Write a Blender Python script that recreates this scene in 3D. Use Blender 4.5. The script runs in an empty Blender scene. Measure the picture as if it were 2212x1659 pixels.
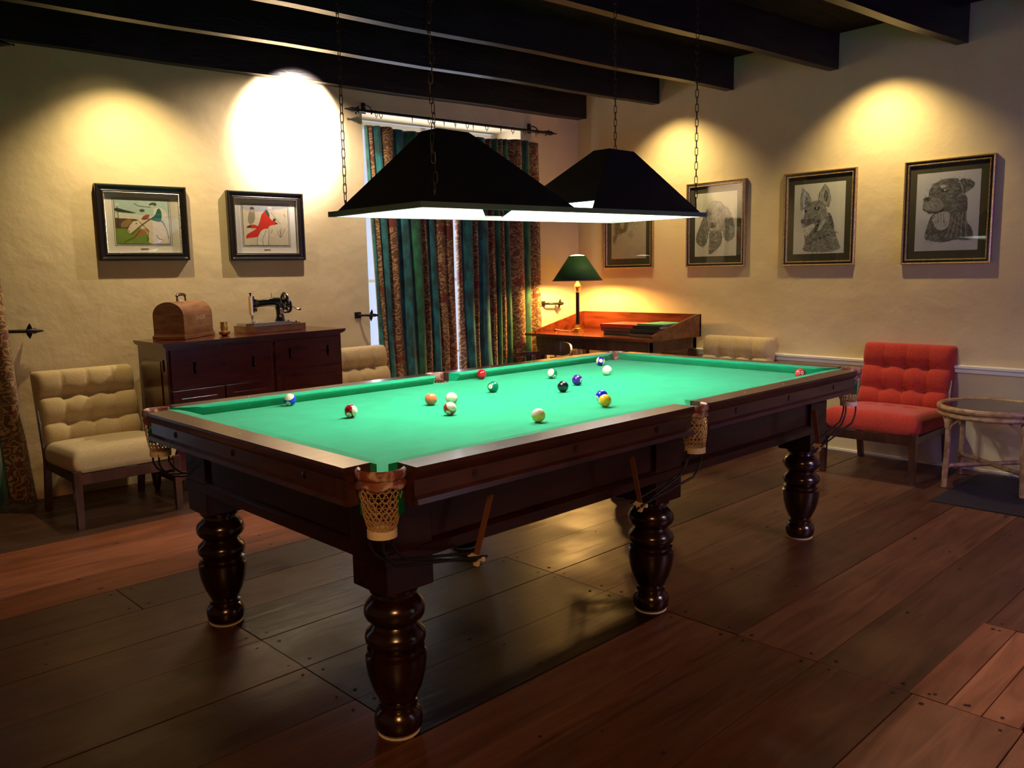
import bpy, bmesh, math, random
from mathutils import Vector, Matrix, noise
import numpy as np
random.seed(7)
S = bpy.context.scene
COL = S.collection
PI = math.pi
def V(*a): return Vector(a)

# ------------------------------------------------------------------ camera
FPX, YAW, PITCH, ROLL = 1796.26, 0.801753, 0.133556, -0.017844
CAM = V(-2.63509, -2.51170, 1.36172)
cf = V(math.cos(YAW)*math.cos(PITCH), math.sin(YAW)*math.cos(PITCH), -math.sin(PITCH))
r0 = V(math.sin(YAW), -math.cos(YAW), 0); u0 = r0.cross(cf)
cr = math.cos(ROLL)*r0 + math.sin(ROLL)*u0
cu = -math.sin(ROLL)*r0 + math.cos(ROLL)*u0
cam = bpy.data.cameras.new('camera'); camo = bpy.data.objects.new('camera', cam); COL.objects.link(camo)
cam.sensor_width = 36; cam.lens = FPX/2212*36; cam.clip_start = .05; cam.clip_end = 60
camo.matrix_world = Matrix(((cr.x, cu.x, -cf.x, CAM.x), (cr.y, cu.y, -cf.y, CAM.y), (cr.z, cu.z, -cf.z, CAM.z), (0, 0, 0, 1)))
S.camera = camo

# ------------------------------------------------------------------ exposure, world, lights
S.view_settings.view_transform = 'Standard'; S.view_settings.look = 'None'
S.view_settings.exposure = .22; S.view_settings.gamma = 1; S.view_settings.use_curve_mapping = False
W = bpy.data.worlds.new('world'); S.world = W; W.use_nodes = True
W.node_tree.nodes['Background'].inputs[0].default_value = (.62, .72, 1, 1)
W.node_tree.nodes['Background'].inputs[1].default_value = 1.0

def light(name, kind, loc, energy, color, target=None, **kw):
    l = bpy.data.lights.new(name, kind); l.energy = energy; l.color = color
    for k, v in kw.items(): setattr(l, k, v)
    o = bpy.data.objects.new(name, l); COL.objects.link(o); o.location = loc
    if target is not None:
        o.rotation_euler = (Vector(target) - Vector(loc)).to_track_quat('-Z', 'Y').to_euler()
    return o
# ceiling spots that wash the left wall, in the bay between the first two beams
light('wall_spot', 'SPOT', (-.66, 2.69, 2.74), 4, (1, .80, .38), (-.66, 3.17, 2.0), spot_size=1.7, spot_blend=1, shadow_soft_size=.012)
light('wall_spot', 'SPOT', (-.66, 2.69, 2.74), 76, (1, .78, .40), (-.50, 3.17, 1.20), spot_size=1.9, spot_blend=1, shadow_soft_size=.02)
light('wall_spot', 'SPOT', (.62, 2.58, 2.74), 200, (1, .85, .78), (.60, 3.05, 2.50), spot_size=1.42, spot_blend=.5, shadow_soft_size=.012)
light('wall_spot', 'SPOT', (.62, 2.58, 2.74), 90, (1, .80, .62), (.50, 3.05, 1.6), spot_size=2.5, spot_blend=.9, shadow_soft_size=.012)
# ceiling spots close to the right wall
for y in (1.66, -.06):
    light('wall_spot', 'SPOT', (2.93, y, 2.80), 3, (1, .76, .28), (3.36, y, 1.75), spot_size=1.7, spot_blend=1, shadow_soft_size=.012)
    light('wall_spot', 'SPOT', (2.93, y, 2.80), 80, (1, .75, .34), (3.36, y-.05, 1.15), spot_size=1.9, spot_blend=1, shadow_soft_size=.02)
# daylight: through the window behind the curtain, and through the openings behind the camera
light('window_daylight', 'AREA', (2.0, 3.32, 1.45), 70, (.80, .82, 1), (2.0, 2.0, 1.4), shape='RECTANGLE', size=1.5, size_y=2.0)
light('side_daylight', 'AREA', (1.6, -4.45, 1.35), 9, (.32, .22, 1), (3.1, -.4, 1.4), shape='RECTANGLE', size=1.3, size_y=1.15, spread=1.5)
light('floor_daylight', 'AREA', (1.3, -4.3, 2.3), 15, (1, .62, .62), (1.2, -2.4, 0), shape='RECTANGLE', size=1.0, size_y=.5, spread=1.15)
light('warm_floor_fill', 'AREA', (-3.4, -3.6, 2.7), 11, (1, .46, .15), (-1.7, -.9, 0), shape='RECTANGLE', size=.8, size_y=.8, spread=1.35)  # unseen warm fill, added to lighten the left foreground floor

# ------------------------------------------------------------------ materials
def mat(name, color, rough=.5, metal=0, coat=0, spec=.5, bump=None, emit=None, sheen=0):
    m = bpy.data.materials.new(name); m.use_nodes = True
    nt = m.node_tree; b = nt.nodes['Principled BSDF']
    b.inputs['Base Color'].default_value = (*color, 1)
    b.inputs['Roughness'].default_value = rough; b.inputs['Metallic'].default_value = metal
    b.inputs['Coat Weight'].default_value = coat; b.inputs['Coat Roughness'].default_value = .12
    b.inputs['Specular IOR Level'].default_value = spec
    b.inputs['Sheen Weight'].default_value = sheen
    if emit:
        b.inputs['Emission Color'].default_value = (*emit[0], 1); b.inputs['Emission Strength'].default_value = emit[1]
    return m
def N(m, t, **kw):
    n = m.node_tree.nodes.new(t)
    for k, v in kw.items():
        if k.startswith('i_'):
            n.inputs[k[2:].replace('_', ' ')].default_value = v
        else: setattr(n, k, v)
    return n
def L(m, a, ai, b, bi): m.node_tree.links.new(a.outputs[ai], b.inputs[bi])
def noisy(m, c1, c2, scale=(4, 4, 4), nscale=3, detail=5, lo=.35, hi=.65, bump=0, bscale=None, coord='Object', rough=None):
    co = N(m, 'ShaderNodeTexCoord'); mp = N(m, 'ShaderNodeMapping'); mp.inputs['Scale'].default_value = scale
    L(m, co, coord, mp, 'Vector')
    n = N(m, 'ShaderNodeTexNoise'); n.inputs['Scale'].default_value = nscale; n.inputs['Detail'].default_value = detail
    L(m, mp, 0, n, 'Vector')
    r = N(m, 'ShaderNodeValToRGB'); e = r.color_ramp.elements
    e[0].position = lo; e[0].color = (*c1, 1); e[1].position = hi; e[1].color = (*c2, 1)
    L(m, n, 0, r, 0); b = m.node_tree.nodes['Principled BSDF']; L(m, r, 0, b, 'Base Color')
    if rough:
        rr = N(m, 'ShaderNodeMapRange'); rr.inputs[1].default_value = lo; rr.inputs[2].default_value = hi
        rr.inputs[3].default_value = rough[0]; rr.inputs[4].default_value = rough[1]
        L(m, n, 0, rr, 0); L(m, rr, 0, b, 'Roughness')
    if bump:
        n2 = N(m, 'ShaderNodeTexNoise'); n2.inputs['Scale'].default_value = bscale or nscale; n2.inputs['Detail'].default_value = 6
        L(m, mp, 0, n2, 'Vector')
        bp = N(m, 'ShaderNodeBump'); bp.inputs['Strength'].default_value = 1; bp.inputs['Distance'].default_value = bump
        L(m, n2, 0, bp, 'Height'); L(m, bp, 0, b, 'Normal')
    return m

M = {}
M['plaster'] = noisy(mat('cream_plaster', (.7, .6, .42), .85, spec=.2), (.61, .485, .285), (.71, .58, .36), (1, 1, 1), 1.6, 6, .3, .7, bump=.012, bscale=4.5)
M['whitepaint'] = mat('white_paint', (.78, .76, .72), .6)
M['ceiling'] = noisy(mat('dark_boards', (.015, .012, .01), .8, spec=.1), (.010, .008, .007), (.022, .017, .013), (1, 8, 1), 3)
M['beam'] = noisy(mat('dark_beam', (.03, .024, .022), .42, spec=.35), (.008, .0065, .0065), (.018, .014, .013), (1, 9, 9), 2.5, bump=.002, bscale=8)
M['mahog'] = noisy(mat('mahogany', (.08, .02, .012), .34, coat=.22, spec=.3), (.010, .0016, .0012), (.026, .0040, .0024), (2, 14, 14), 3, 6, .3, .7)
M['rail'] = noisy(mat('worn_rail_wood', (.12, .04, .03), .3, coat=.3), (.034, .009, .006), (.085, .028, .018), (2.5, 12, 12), 3, 6, .3, .75)
M['legwood'] = noisy(mat('dark_turned_wood', (.04, .012, .008), .22, coat=.5), (.009, .002, .0015), (.018, .0035, .0025), (6, 6, 2), 4)
M['cloth'] = noisy(mat('green_baize', (.0, .36, .2), .95, spec=.08, sheen=.15), (.002, .29, .142), (.003, .325, .163), (3, 3, 3), 3, 5)
M['clothdark'] = mat('green_cloth', (.0, .12, .05), .95, spec=.1)
M['leather'] = noisy(mat('worn_leather', (.2, .06, .04), .5), (.20, .055, .04), (.50, .36, .31), (9, 9, 9), 4, 6, .5, .62)
M['strap'] = mat('leather_strap', (.17, .065, .03), .55)
M['net'] = mat('net_cord', (.42, .26, .13), .85)
M['collar'] = mat('ivory_band', (.78, .68, .50), .6)
M['black'] = mat('black_rubber', (.008, .008, .009), .4)
M['iron'] = mat('wrought_iron', (.03, .022, .022), .4, metal=.6)
M['chain'] = mat('chain_metal', (.10, .075, .06), .45, metal=.8)
M['brass'] = mat('brass', (.75, .50, .18), .25, metal=1)
M['gold'] = noisy(mat('gilt_wood', (.4, .26, .09), .35, metal=.6), (.28, .17, .06), (.62, .45, .2), (30, 30, 30), 4)
M['shadeout'] = mat('shade_green', (.012, .017, .030), .55, spec=.4)
M['shadein'] = mat('shade_white', (.9, .9, .88), .7)
M['rimmetal'] = mat('shade_rim', (.14, .16, .15), .5)
M['bulb'] = mat('lamp_bulb', (1, 1, 1), .5, emit=((1, .92, .82), 14))
M['bloom'] = mat('bloom_glow', (1, .9, .7), .5, emit=((1, .78, .45), 5))  # emission stands for the bloom at the desk lamp's top
M['steel'] = mat('steel', (.6, .58, .52), .25, metal=1)
M['enamel'] = mat('black_enamel', (.006, .006, .007), .12, coat=.6)
M['ivory'] = mat('ball_ivory', (.86, .80, .62), .12, coat=.3)
M['picblack'] = mat('black_frame', (.010, .008, .007), .3, coat=.3)
M['matwhite'] = mat('mat_board_white', (.72, .69, .62), .9)
M['matgreen'] = mat('mat_board_dark', (.055, .05, .028), .9)
M['cane'] = noisy(mat('cane', (.33, .19, .10), .38), (.22, .115, .06), (.42, .26, .14), (3, 3, 3), 9, 3)
M['rubber'] = mat('rubber_mat', (.008, .006, .020), .6)
M['sidewood'] = noisy(mat('sideboard_wood', (.07, .02, .012), .22, coat=.4), (.050, .0055, .003), (.072, .009, .0045), (2, 10, 10), 2.5)
M['deskwood'] = noisy(mat('desk_wood', (.16, .04, .015), .2, coat=.4), (.075, .012, .005), (.16, .032, .010), (8, 1.5, 8), 2.5)
M['darkwood'] = noisy(mat('chair_wood', (.05, .017, .01), .3, coat=.3), (.035, .012, .008), (.075, .026, .014), (8, 8, 2), 3)
M['casewood'] = noisy(mat('bentwood_case', (.22, .09, .035), .38, coat=.15), (.15, .055, .022), (.27, .12, .05), (3, 3, 12), 3)
M['buff'] = noisy(mat('buff_upholstery', (.5, .36, .17), .9, spec=.15, sheen=.2), (.46, .34, .165), (.58, .44, .235), (60, 60, 60), 3, bump=.0015)
M['red'] = noisy(mat('red_upholstery', (.42, .035, .02), .9, spec=.12, sheen=.15), (.36, .030, .018), (.50, .058, .035), (60, 60, 60), 3, bump=.0015)
M['glassdark'] = mat('smoked_glass', (.018, .010, .014), .08, coat=.5)
M['paper'] = mat('page_edges', (.38, .27, .17), .85)
M['lampgreen'] = mat('lampshade_green', (.010, .075, .020), .7)
M['trimred'] = mat('shade_trim', (.12, .02, .02), .7)
M['cord'] = mat('lamp_cord', (.7, .6, .45), .6)
# thin glass for picture fronts and panes
def glass(name, tint, g=.10, rough=.02):
    m = bpy.data.materials.new(name); m.use_nodes = True; nt = m.node_tree
    nt.nodes.remove(nt.nodes['Principled BSDF']); out = nt.nodes['Material Output']
    t = N(m, 'ShaderNodeBsdfTransparent'); t.inputs[0].default_value = (*tint, 1)
    gl = N(m, 'ShaderNodeBsdfGlossy'); gl.inputs['Roughness'].default_value = rough
    fa = N(m, 'ShaderNodeLayerWeight'); fa.inputs[0].default_value = .5
    pw = N(m, 'ShaderNodeMath', operation='POWER'); pw.inputs[1].default_value = 5; L(m, fa, 1, pw, 0)
    lw = N(m, 'ShaderNodeMath', operation='MULTIPLY_ADD'); lw.inputs[1].default_value = .94; lw.inputs[2].default_value = .05; L(m, pw, 0, lw, 0)
    mx = N(m, 'ShaderNodeMixShader'); L(m, lw, 0, mx, 0); L(m, t, 0, mx, 1); L(m, gl, 0, mx, 2)
    nt.links.new(mx.outputs[0], out.inputs[0]); return m
M['glass'] = glass('picture_glass', (.97, .97, .97))
def vcol(name, rough=.85):
    m = mat(name, (1, 1, 1), rough, spec=.2); a = N(m, 'ShaderNodeVertexColor'); a.layer_name = 'art'
    L(m, a, 0, m.node_tree.nodes['Principled BSDF'], 'Base Color'); return m
M['art'] = vcol('printed_paper')
# floorboards: per-board tint and stretched grain
def floor_mat():
    m = mat('old_floorboards', (.2, .1, .06), .34, spec=.45); b = m.node_tree.nodes['Principled BSDF']
    a = N(m, 'ShaderNodeVertexColor'); a.layer_name = 'art'
    co = N(m, 'ShaderNodeTexCoord'); mp = N(m, 'ShaderNodeMapping'); mp.inputs['Scale'].default_value = (1.1, 11, 1)
    L(m, co, 'Object', mp, 'Vector')
    ad = N(m, 'ShaderNodeVectorMath', operation='MULTIPLY_ADD'); ad.inputs[1].default_value = (9, 37, 13)
    L(m, a, 0, ad, 0); L(m, mp, 0, ad, 2)
    n = N(m, 'ShaderNodeTexNoise'); n.inputs['Scale'].default_value = 1.5; n.inputs['Detail'].default_value = 8; n.inputs['Roughness'].default_value = .6
    n.inputs['Distortion'].default_value = .8; L(m, ad, 0, n, 'Vector')
    r = N(m, 'ShaderNodeValToRGB'); e = r.color_ramp.elements
    e[0].position = .28; e[0].color = (.42, .34, .30, 1); e[1].position = .62; e[1].color = (1.1, 1.1, 1.1, 1)
    L(m, n, 0, r, 0)
    mx = N(m, 'ShaderNodeMix', data_type='RGBA', blend_type='MULTIPLY'); mx.inputs[0].default_value = 1
    L(m, a, 0, mx, 6); L(m, r, 0, mx, 7); L(m, mx, 2, b, 'Base Color')
    n2 = N(m, 'ShaderNodeTexNoise'); n2.inputs['Scale'].default_value = 2.2; n2.inputs['Detail'].default_value = 5; L(m, co, 'Object', n2, 'Vector')
    rr = N(m, 'ShaderNodeMapRange'); rr.inputs[1].default_value = .3; rr.inputs[2].default_value = .7; rr.inputs[3].default_value = .27; rr.inputs[4].default_value = .55
    L(m, n2, 0, rr, 0); L(m, rr, 0, b, 'Roughness')
    bp = N(m, 'ShaderNodeBump'); bp.inputs['Distance'].default_value = .0025; L(m, n, 0, bp, 'Height'); L(m, bp, 0, b, 'Normal')
    return m
M['floor'] = floor_mat()
M['nail'] = mat('nail_holes', (.012, .007, .005), .7)
# curtain cloths
def brocade():
    m = mat('brown_brocade', (.3, .15, .05), .75, sheen=.2); b = m.node_tree.nodes['Principled BSDF']
    co = N(m, 'ShaderNodeTexCoord'); mp = N(m, 'ShaderNodeMapping'); mp.inputs['Scale'].default_value = (1, .4, 1); L(m, co, 'Object', mp, 'Vector')
    w = N(m, 'ShaderNodeTexWave'); w.wave_type = 'RINGS'; w.inputs['Scale'].default_value = 9; w.inputs['Distortion'].default_value = 15
    w.inputs['Detail'].default_value = 1.2; w.inputs['Detail Scale'].default_value = 2.2; L(m, mp, 0, w, 'Vector')
    r = N(m, 'ShaderNodeValToRGB'); e = r.color_ramp.elements
    e[0].position = .30; e[0].color = (.12, .050, .016, 1); e[1].position = .8; e[1].color = (.30, .15, .048, 1)
    x = r.color_ramp.elements.new(.93); x.color = (.40, .25, .10, 1); L(m, w, 0, r, 0)
    n = N(m, 'ShaderNodeTexNoise'); n.inputs['Scale'].default_value = 9; n.inputs['Detail'].default_value = 2; L(m, mp, 0, n, 'Vector')
    r2 = N(m, 'ShaderNodeValToRGB'); e = r2.color_ramp.elements; e[0].position = .60; e[0].color = (0, 0, 0, 1); e[1].position = .64; e[1].color = (1, 1, 1, 1)
    L(m, n, 0, r2, 0)
    mx = N(m, 'ShaderNodeMix', data_type='RGBA'); L(m, r2, 0, mx, 0); L(m, r, 0, mx, 6); mx.inputs[7].default_value = (.16, .022, .012, 1)
    L(m, mx, 2, b, 'Base Color'); return m
M['brocade'] = brocade()
M['teal'] = noisy(mat('teal_velvet', (.0, .12, .12), .7, sheen=.4), (.001, .045, .045), (.008, .20, .20), (5, 5, 3.0), 3, 8, .38, .68)
M['green'] = noisy(mat('green_velvet', (.01, .15, .04), .7, sheen=.4), (.002, .045, .022), (.012, .18, .065), (5, 5, 3.0), 3, 8, .38, .68)

# ------------------------------------------------------------------ mesh helpers
class MB:
    def __init__(s): s.bm = bmesh.new(); s.mi = 0
    def face(s, vs):
        try: f = s.bm.faces.new(vs)
        except ValueError: return None
        f.material_index = s.mi; return f
    def v(s, p): return s.bm.verts.new(Vector(p))
    def box(s, a, b, mtx=None, bev=0):
        x0, y0, z0 = a; x1, y1, z1 = b
        ps = [(x0, y0, z0), (x1, y0, z0), (x1, y1, z0), (x0, y1, z0), (x0, y0, z1), (x1, y0, z1), (x1, y1, z1), (x0, y1, z1)]
        vs = [s.v(mtx @ Vector(p) if mtx else p) for p in ps]
        fs = [s.face([vs[i] for i in f]) for f in ((0, 3, 2, 1), (4, 5, 6, 7), (0, 1, 5, 4), (1, 2, 6, 5), (2, 3, 7, 6), (3, 0, 4, 7))]
        if bev:
            es = {e for f in fs for e in f.edges}
            bmesh.ops.bevel(s.bm, geom=list(es), offset=bev, segments=2, affect='EDGES', profile=.6, clamp_overlap=True)
        return s
    def prism(s, pts, axis, a, b, mtx=None):
        # pts: 2d polygon; extruded along axis from a to b
        def P(p, t):
            q = {'x': (t, p[0], p[1]), 'y': (p[0], t, p[1]), 'z': (p[0], p[1], t)}[axis]
            return mtx @ Vector(q) if mtx else Vector(q)
        A = [s.v(P(p, a)) for p in pts]; B = [s.v(P(p, b)) for p in pts]; n = len(pts)
        s.face(A[::-1]); s.face(B)
        for i in range(n): s.face([A[i], A[(i+1) % n], B[(i+1) % n], B[i]])
        return s
    def loft(s, rings, cap=True, closed=True):
        R = [[s.v(p) for p in r] for r in rings]; n = len(R[0])
        for i in range(len(R)-1):
            for j in range(n if closed else n-1):
                s.face([R[i][j], R[i][(j+1) % n], R[i+1][(j+1) % n], R[i+1][j]])
        if cap: s.face(R[0][::-1]); s.face(R[-1])
        return R
    def lathe(s, prof, c=(0, 0, 0), n=24, mtx=None, cap=True):
        rings = []
        for z, r in prof:
            ring = []
            for k in range(n):
                p = Vector((max(r, 1e-4)*math.cos(2*PI*k/n), max(r, 1e-4)*math.sin(2*PI*k/n), z))
                p = (mtx @ p) if mtx else p + Vector(c)
                ring.append(p)
            rings.append(ring)
        s.loft(rings, cap); return s
    def tube(s, pts, r, n=8, cap=True, closed=False):
        pts = [Vector(p) for p in pts]; m = len(pts); rings = []
        rs = r if isinstance(r, (list, tuple)) else [r]*m
        up = None
        for i, p in enumerate(pts):
            if closed: d = pts[(i+1) % m] - pts[i-1]
            else: d = pts[min(i+1, m-1)] - pts[max(i-1, 0)]
            d.normalize()
            if up is None: up = V(0, 0, 1) if abs(d.z) < .9 else V(1, 0, 0)
            a = d.cross(up).normalized(); b = a.cross(d).normalized(); up = b
            rings.append([p + rs[i]*(a*math.cos(2*PI*k/n) + b*math.sin(2*PI*k/n)) for k in range(n)])
        if closed:
            # match ring starts
            rings.append(rings[0]); s.loft(rings, cap=False)
        else: s.loft(rings, cap)
        return s
    def sphere(s, c, r, n=16, sc=(1, 1, 1)):
        prof = [(-r*math.cos(PI*i/n), r*math.sin(PI*i/n)) for i in range(n+1)]
        m = Matrix.Translation(c) @ Matrix.Diagonal((*sc, 1))
        s.lathe(prof, n=n*2, mtx=m, cap=False); return s
    def build(s, name, material, parent=None, smooth=None, loc=None, rot=None):
        bmesh.ops.remove_doubles(s.bm, verts=s.bm.verts, dist=1e-5)
        bmesh.ops.recalc_face_normals(s.bm, faces=s.bm.faces)
        me = bpy.data.meshes.new(name); s.bm.to_mesh(me); s.bm.free()
        for m in (material if isinstance(material, (list, tuple)) else [material]): me.materials.append(M[m] if isinstance(m, str) else m)
        if smooth is not None:
            me.polygons.foreach_set('use_smooth', [True]*len(me.polygons))
            me.set_sharp_from_angle(angle=math.radians(smooth))
        o = bpy.data.objects.new(name, me); COL.objects.link(o)
        if parent: o.parent = parent
        if loc is not None: o.location = loc
        if rot is not None: o.rotation_euler = (0, 0, rot)
        return o
def tag(o, label=None, cat=None, group=None, kind=None):
    if label: o['label'] = label
    if cat: o['category'] = cat
    if group: o['group'] = group
    if kind: o['kind'] = kind
    return o
def empty(name, loc, rz=0, label=None, cat=None, group=None):
    o = bpy.data.objects.new(name, None); COL.objects.link(o); o.location = loc; o.rotation_euler = (0, 0, rz)
    o.empty_display_size = .1
    return tag(o, label, cat, group)
def struct(o): o['kind'] = 'structure'; return o
def copy_tree(o, parent=None):
    c = o.copy(); COL.objects.link(c)
    if parent: c.parent = parent
    for ch in [x for x in bpy.data.objects if x.parent == o]: copy_tree(ch, c)
    return c
def text(body, size, name, material, parent, mtx, extrude=.0004):
    cu_ = bpy.data.curves.new(name, 'FONT'); cu_.body = body; cu_.size = size; cu_.extrude = extrude
    cu_.align_x = 'CENTER'; cu_.align_y = 'CENTER'
    t = bpy.data.objects.new(name, cu_); COL.objects.link(t)
    bpy.context.view_layer.update()
    me = bpy.data.meshes.new_from_object(t.evaluated_get(bpy.context.evaluated_depsgraph_get()))
    bpy.data.objects.remove(t); me.materials.clear(); me.materials.append(M[material] if isinstance(material, str) else material)
    o = bpy.data.objects.new(name, me); COL.objects.link(o); o.parent = parent
    o.matrix_local = mtx
    return o

# ------------------------------------------------------------------ room shell
XW, KX, YW0, KW = 3.347, .0233, 2.798, .0932
def xw(y): return XW + KX*y
def yw(x): return YW0 + KW*(XW - x)
ALPHA = -math.atan(KW)                       # direction of the window wall
ZC = 3.0
XL, YB = -4.6, -4.6
# floor, board by board (one mesh)
def build_floor():
    mb = MB(); cols = []
    pal = [(.31, .195, .135), (.35, .22, .155), (.275, .17, .118), (.37, .245, .175), (.31, .185, .13), (.34, .22, .155)]
    rnd = random.Random(3)
    rows = []
    y = -.957 - .316*12
    while y < 3.6: rows.append(y); y += .316
    boards = []
    for i, y0 in enumerate(rows):
        y1 = y0 + .316
        if y1 < -.6: cuts = [XL-.1, -3.1, .02, 2.9, XW+.3]
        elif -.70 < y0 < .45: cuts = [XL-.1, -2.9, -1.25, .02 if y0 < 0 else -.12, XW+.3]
        elif abs(y0 - .939) < .05: cuts = [XL-.1, -1.45, 1.2, XW+.3]
        elif abs(y0 + .641) < .05: cuts = [XL-.1, -2.9, .02, XW+.3]
        else:
            c = rnd.uniform(.2, 1.1); cuts = [XL-.1, c-3.2, c, XW+.3]
        for a, b in zip(cuts, cuts[1:]):
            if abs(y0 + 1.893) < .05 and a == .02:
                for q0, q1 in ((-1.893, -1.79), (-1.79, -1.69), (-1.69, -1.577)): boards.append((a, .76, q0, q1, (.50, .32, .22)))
                boards.append((.76, b, y0, y1, rnd.choice(pal)))
            else:
                col = rnd.choice(pal)
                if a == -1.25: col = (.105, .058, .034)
                if y1 < -1.5: col = (.50, .33, .24)  # foreground rows tinted lighter: light on the floor put into the colour
                if 1.2 < y0 < 1.9: col = (.55, .31, .19)  # strip lit by the wall spots, painted into the board colour
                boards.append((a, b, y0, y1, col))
    bmf = mb.bm; lay = bmf.loops.layers.color.new('art')
    g = .0022
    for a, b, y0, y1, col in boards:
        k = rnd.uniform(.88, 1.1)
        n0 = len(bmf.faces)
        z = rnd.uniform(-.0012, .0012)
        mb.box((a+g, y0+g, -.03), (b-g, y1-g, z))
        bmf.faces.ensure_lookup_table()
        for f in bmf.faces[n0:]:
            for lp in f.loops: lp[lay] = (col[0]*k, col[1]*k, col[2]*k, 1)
    mb.mi = 1
    for a, b, y0, y1, col in boards:
        for xe, sg in ((a, 1), (b, -1)):
            for yy in ((y0+.05, y1-.05)):
                r = rnd.uniform(.005, .008)
                mb.lathe([(.0012, r), (.0020, r*.9)], (xe+sg*rnd.uniform(.03, .05), yy+rnd.uniform(-.01, .01), 0), 8)
        x = a + .6
        while x < b - .4:
            for yy in ((y0+.06, y1-.06)):
                if rnd.random() < .75:
                    r = rnd.uniform(.0035, .0075)
                    m = Matrix.Translation((x+rnd.uniform(-.05, .05), yy+rnd.uniform(-.015, .015), 0)) @ Matrix.Diagonal((rnd.uniform(1, 2.4), 1, 1, 1))
                    mb.lathe([(.0012, r), (.0020, r*.9)], n=8, mtx=m)
            x += rnd.uniform(.62, .95)
    mb.box((XL-.1, YB-.1, -.10), (XW+.3, 3.7, -.035))
    # wedges closing the seams at the bottom are dark: sub floor slab above
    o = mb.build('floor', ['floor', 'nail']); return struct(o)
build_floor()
# window wall (photo left): opening from WX0 to WX1
T = .42
WX0, WX1, WZ = 1.15, 2.72, 2.62
def wall_seg(mb, xa, xb, za, zb, t=T):
    ya, yb = yw(xa), yw(xb)
    pts = [(xa, ya), (xb, yb), (xb+t*KW, yb+t), (xa+t*KW, ya+t)]
    mb.prism(pts, 'z', za, zb)
mb = MB()
LX0, LX1 = -2.75, -1.52                      # second opening at far left, behind the dark curtain
for a, b, z0, z1 in ((XL, LX0, 0, ZC), (LX0, LX1, 2.55, ZC), (LX1, WX0, 0, ZC), (WX0, WX1, WZ, ZC), (WX1, XW+.3, 0, ZC)): wall_seg(mb, a, b, z0, z1)
struct(mb.build('wall_left', 'plaster'))
mb = MB(); mb.prism([(xw(YB), YB-.1), (xw(3.0), 3.0), (xw(3)+.3, 3.0), (xw(YB)+.3, YB-.1)], 'z', 0, ZC); struct(mb.build('wall_right', 'plaster'))
# walls behind the camera, with an opening for daylight
mb = MB()
for a, b, z0, z1 in ((XL, .95, 0, ZC), (2.25, XW+.2, 0, ZC), (.95, 2.25, 0, .75), (.95, 2.25, 2.35, ZC)): mb.box((a, YB-.3, z0), (b, YB, z1))
struct(mb.build('wall_back', 'plaster'))
mb = MB(); mb.box((XL-.2, YB-.1, 0), (XL, 3.7, ZC)); struct(mb.build('wall_front', 'plaster'))
mb = MB(); mb.box((XL-.2, YB-.3, ZC), (XW+.5, 3.9, ZC+.06)); struct(mb.build('ceiling', 'ceiling'))
# window joinery
def window(name, xa, xb, za, zb, yoff, bars=2, vbars=3):
    mb = MB(); f = .05
    L_ = (xb-xa)/math.cos(ALPHA)
    mb.box((0, 0, za), (f, .06, zb)); mb.box((L_-f, 0, za), (L_, .06, zb)); mb.box((0, 0, za), (L_, .06, za+f)); mb.box((0, 0, zb-f), (L_, .06, zb))
    mb.box((L_/2-f/2, 0, za), (L_/2+f/2, .06, zb))
    for i in range(1, vbars+1): mb.box((f, .015, za+(zb-za)*i/(vbars+1)-.012), (L_-f, .045, za+(zb-za)*i/(vbars+1)+.012))
    o = mb.build(name, 'whitepaint', loc=(xa, yw(xa)+yoff, 0), rot=ALPHA); struct(o)
    mb = MB(); mb.box((f, .025, za+f), (L_-f, .03, zb-f)); mb.build('glass_pane', 'glass', o)
window('window_1', WX0+.03, WX1+.01, .02, WZ-.02, .34)
window('window_3', LX0, LX1+.03, .02, 2.53, .34)
mb = MB(); mb.box((.97, YB-.2, .77), (1.02, YB-.14, 2.33)); mb.box((2.18, YB-.2, .77), (2.23, YB-.14, 2.33)); mb.box((.97, YB-.2, .77), (2.23, YB-.14, .82)); mb.box((.97, YB-.2, 2.28), (2.23, YB-.14, 2.33))
mb.box((1.575, YB-.2, .8), (1.625, YB-.14, 2.3)); mb.box((1, YB-.19, 1.52), (2.2, YB-.15, 1.56))
w2 = struct(mb.build('window_2', 'whitepaint'))
mb = MB(); mb.box((1.0, YB-.175, .8), (2.2, YB-.17, 2.3)); mb.build('glass_pane', 'glass', w2)
# ledge moulding along the right wall
mb = MB()
def ledge(ya, yb):
    pr = [(0, .640), (-.035, .650), (-.035, .672), (-.05, .680), (-.05, .694), (0, .700)]
    rings = [[(xw(y)+p[0]+.01, y, p[1]) for p in pr] for y in (ya, yb)]
    mb.loft(rings)
ledge(YB, 2.78)
struct(mb.build('trim_1', 'whitepaint'))
mb = MB(); mb.loft([[(xw(y)-.012, y, 0), (xw(y)+.01, y, 0), (xw(y)+.01, y, .016), (xw(y)-.012, y, .016)] for y in (YB, 2.78)]); struct(mb.build('baseboard_right', 'whitepaint'))
# beams
KB = .103; BAL = -math.atan(KB)
for i, (y0, w) in enumerate(((2.686, .13), (1.856, .07), (1.131, .07), (.274, .07), (-.585, .07), (-1.43, .07), (-2.28, .07), (-3.1, .07))):
    mb = MB(); rings = []
    n = 24
    for k in range(n+1):
        x = XL + (XW+.06-XL)*k/n; y = y0 + KB*(XW-x); dz = .004*math.sin(k*1.3+i*2)
        yb = y + w if i else min(y + w + .05*(XW-x)/5, yw(x)+.02)
        rings.append([(x, y, 2.756+dz), (x, yb, 2.756+dz), (x, yb, ZC+.01), (x, y, ZC+.01)])
    mb.loft(rings)
    o = mb.build('ceiling_beam', 'beam'); struct(o)
    o.name = 'trim_%d' % (i+2)
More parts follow.
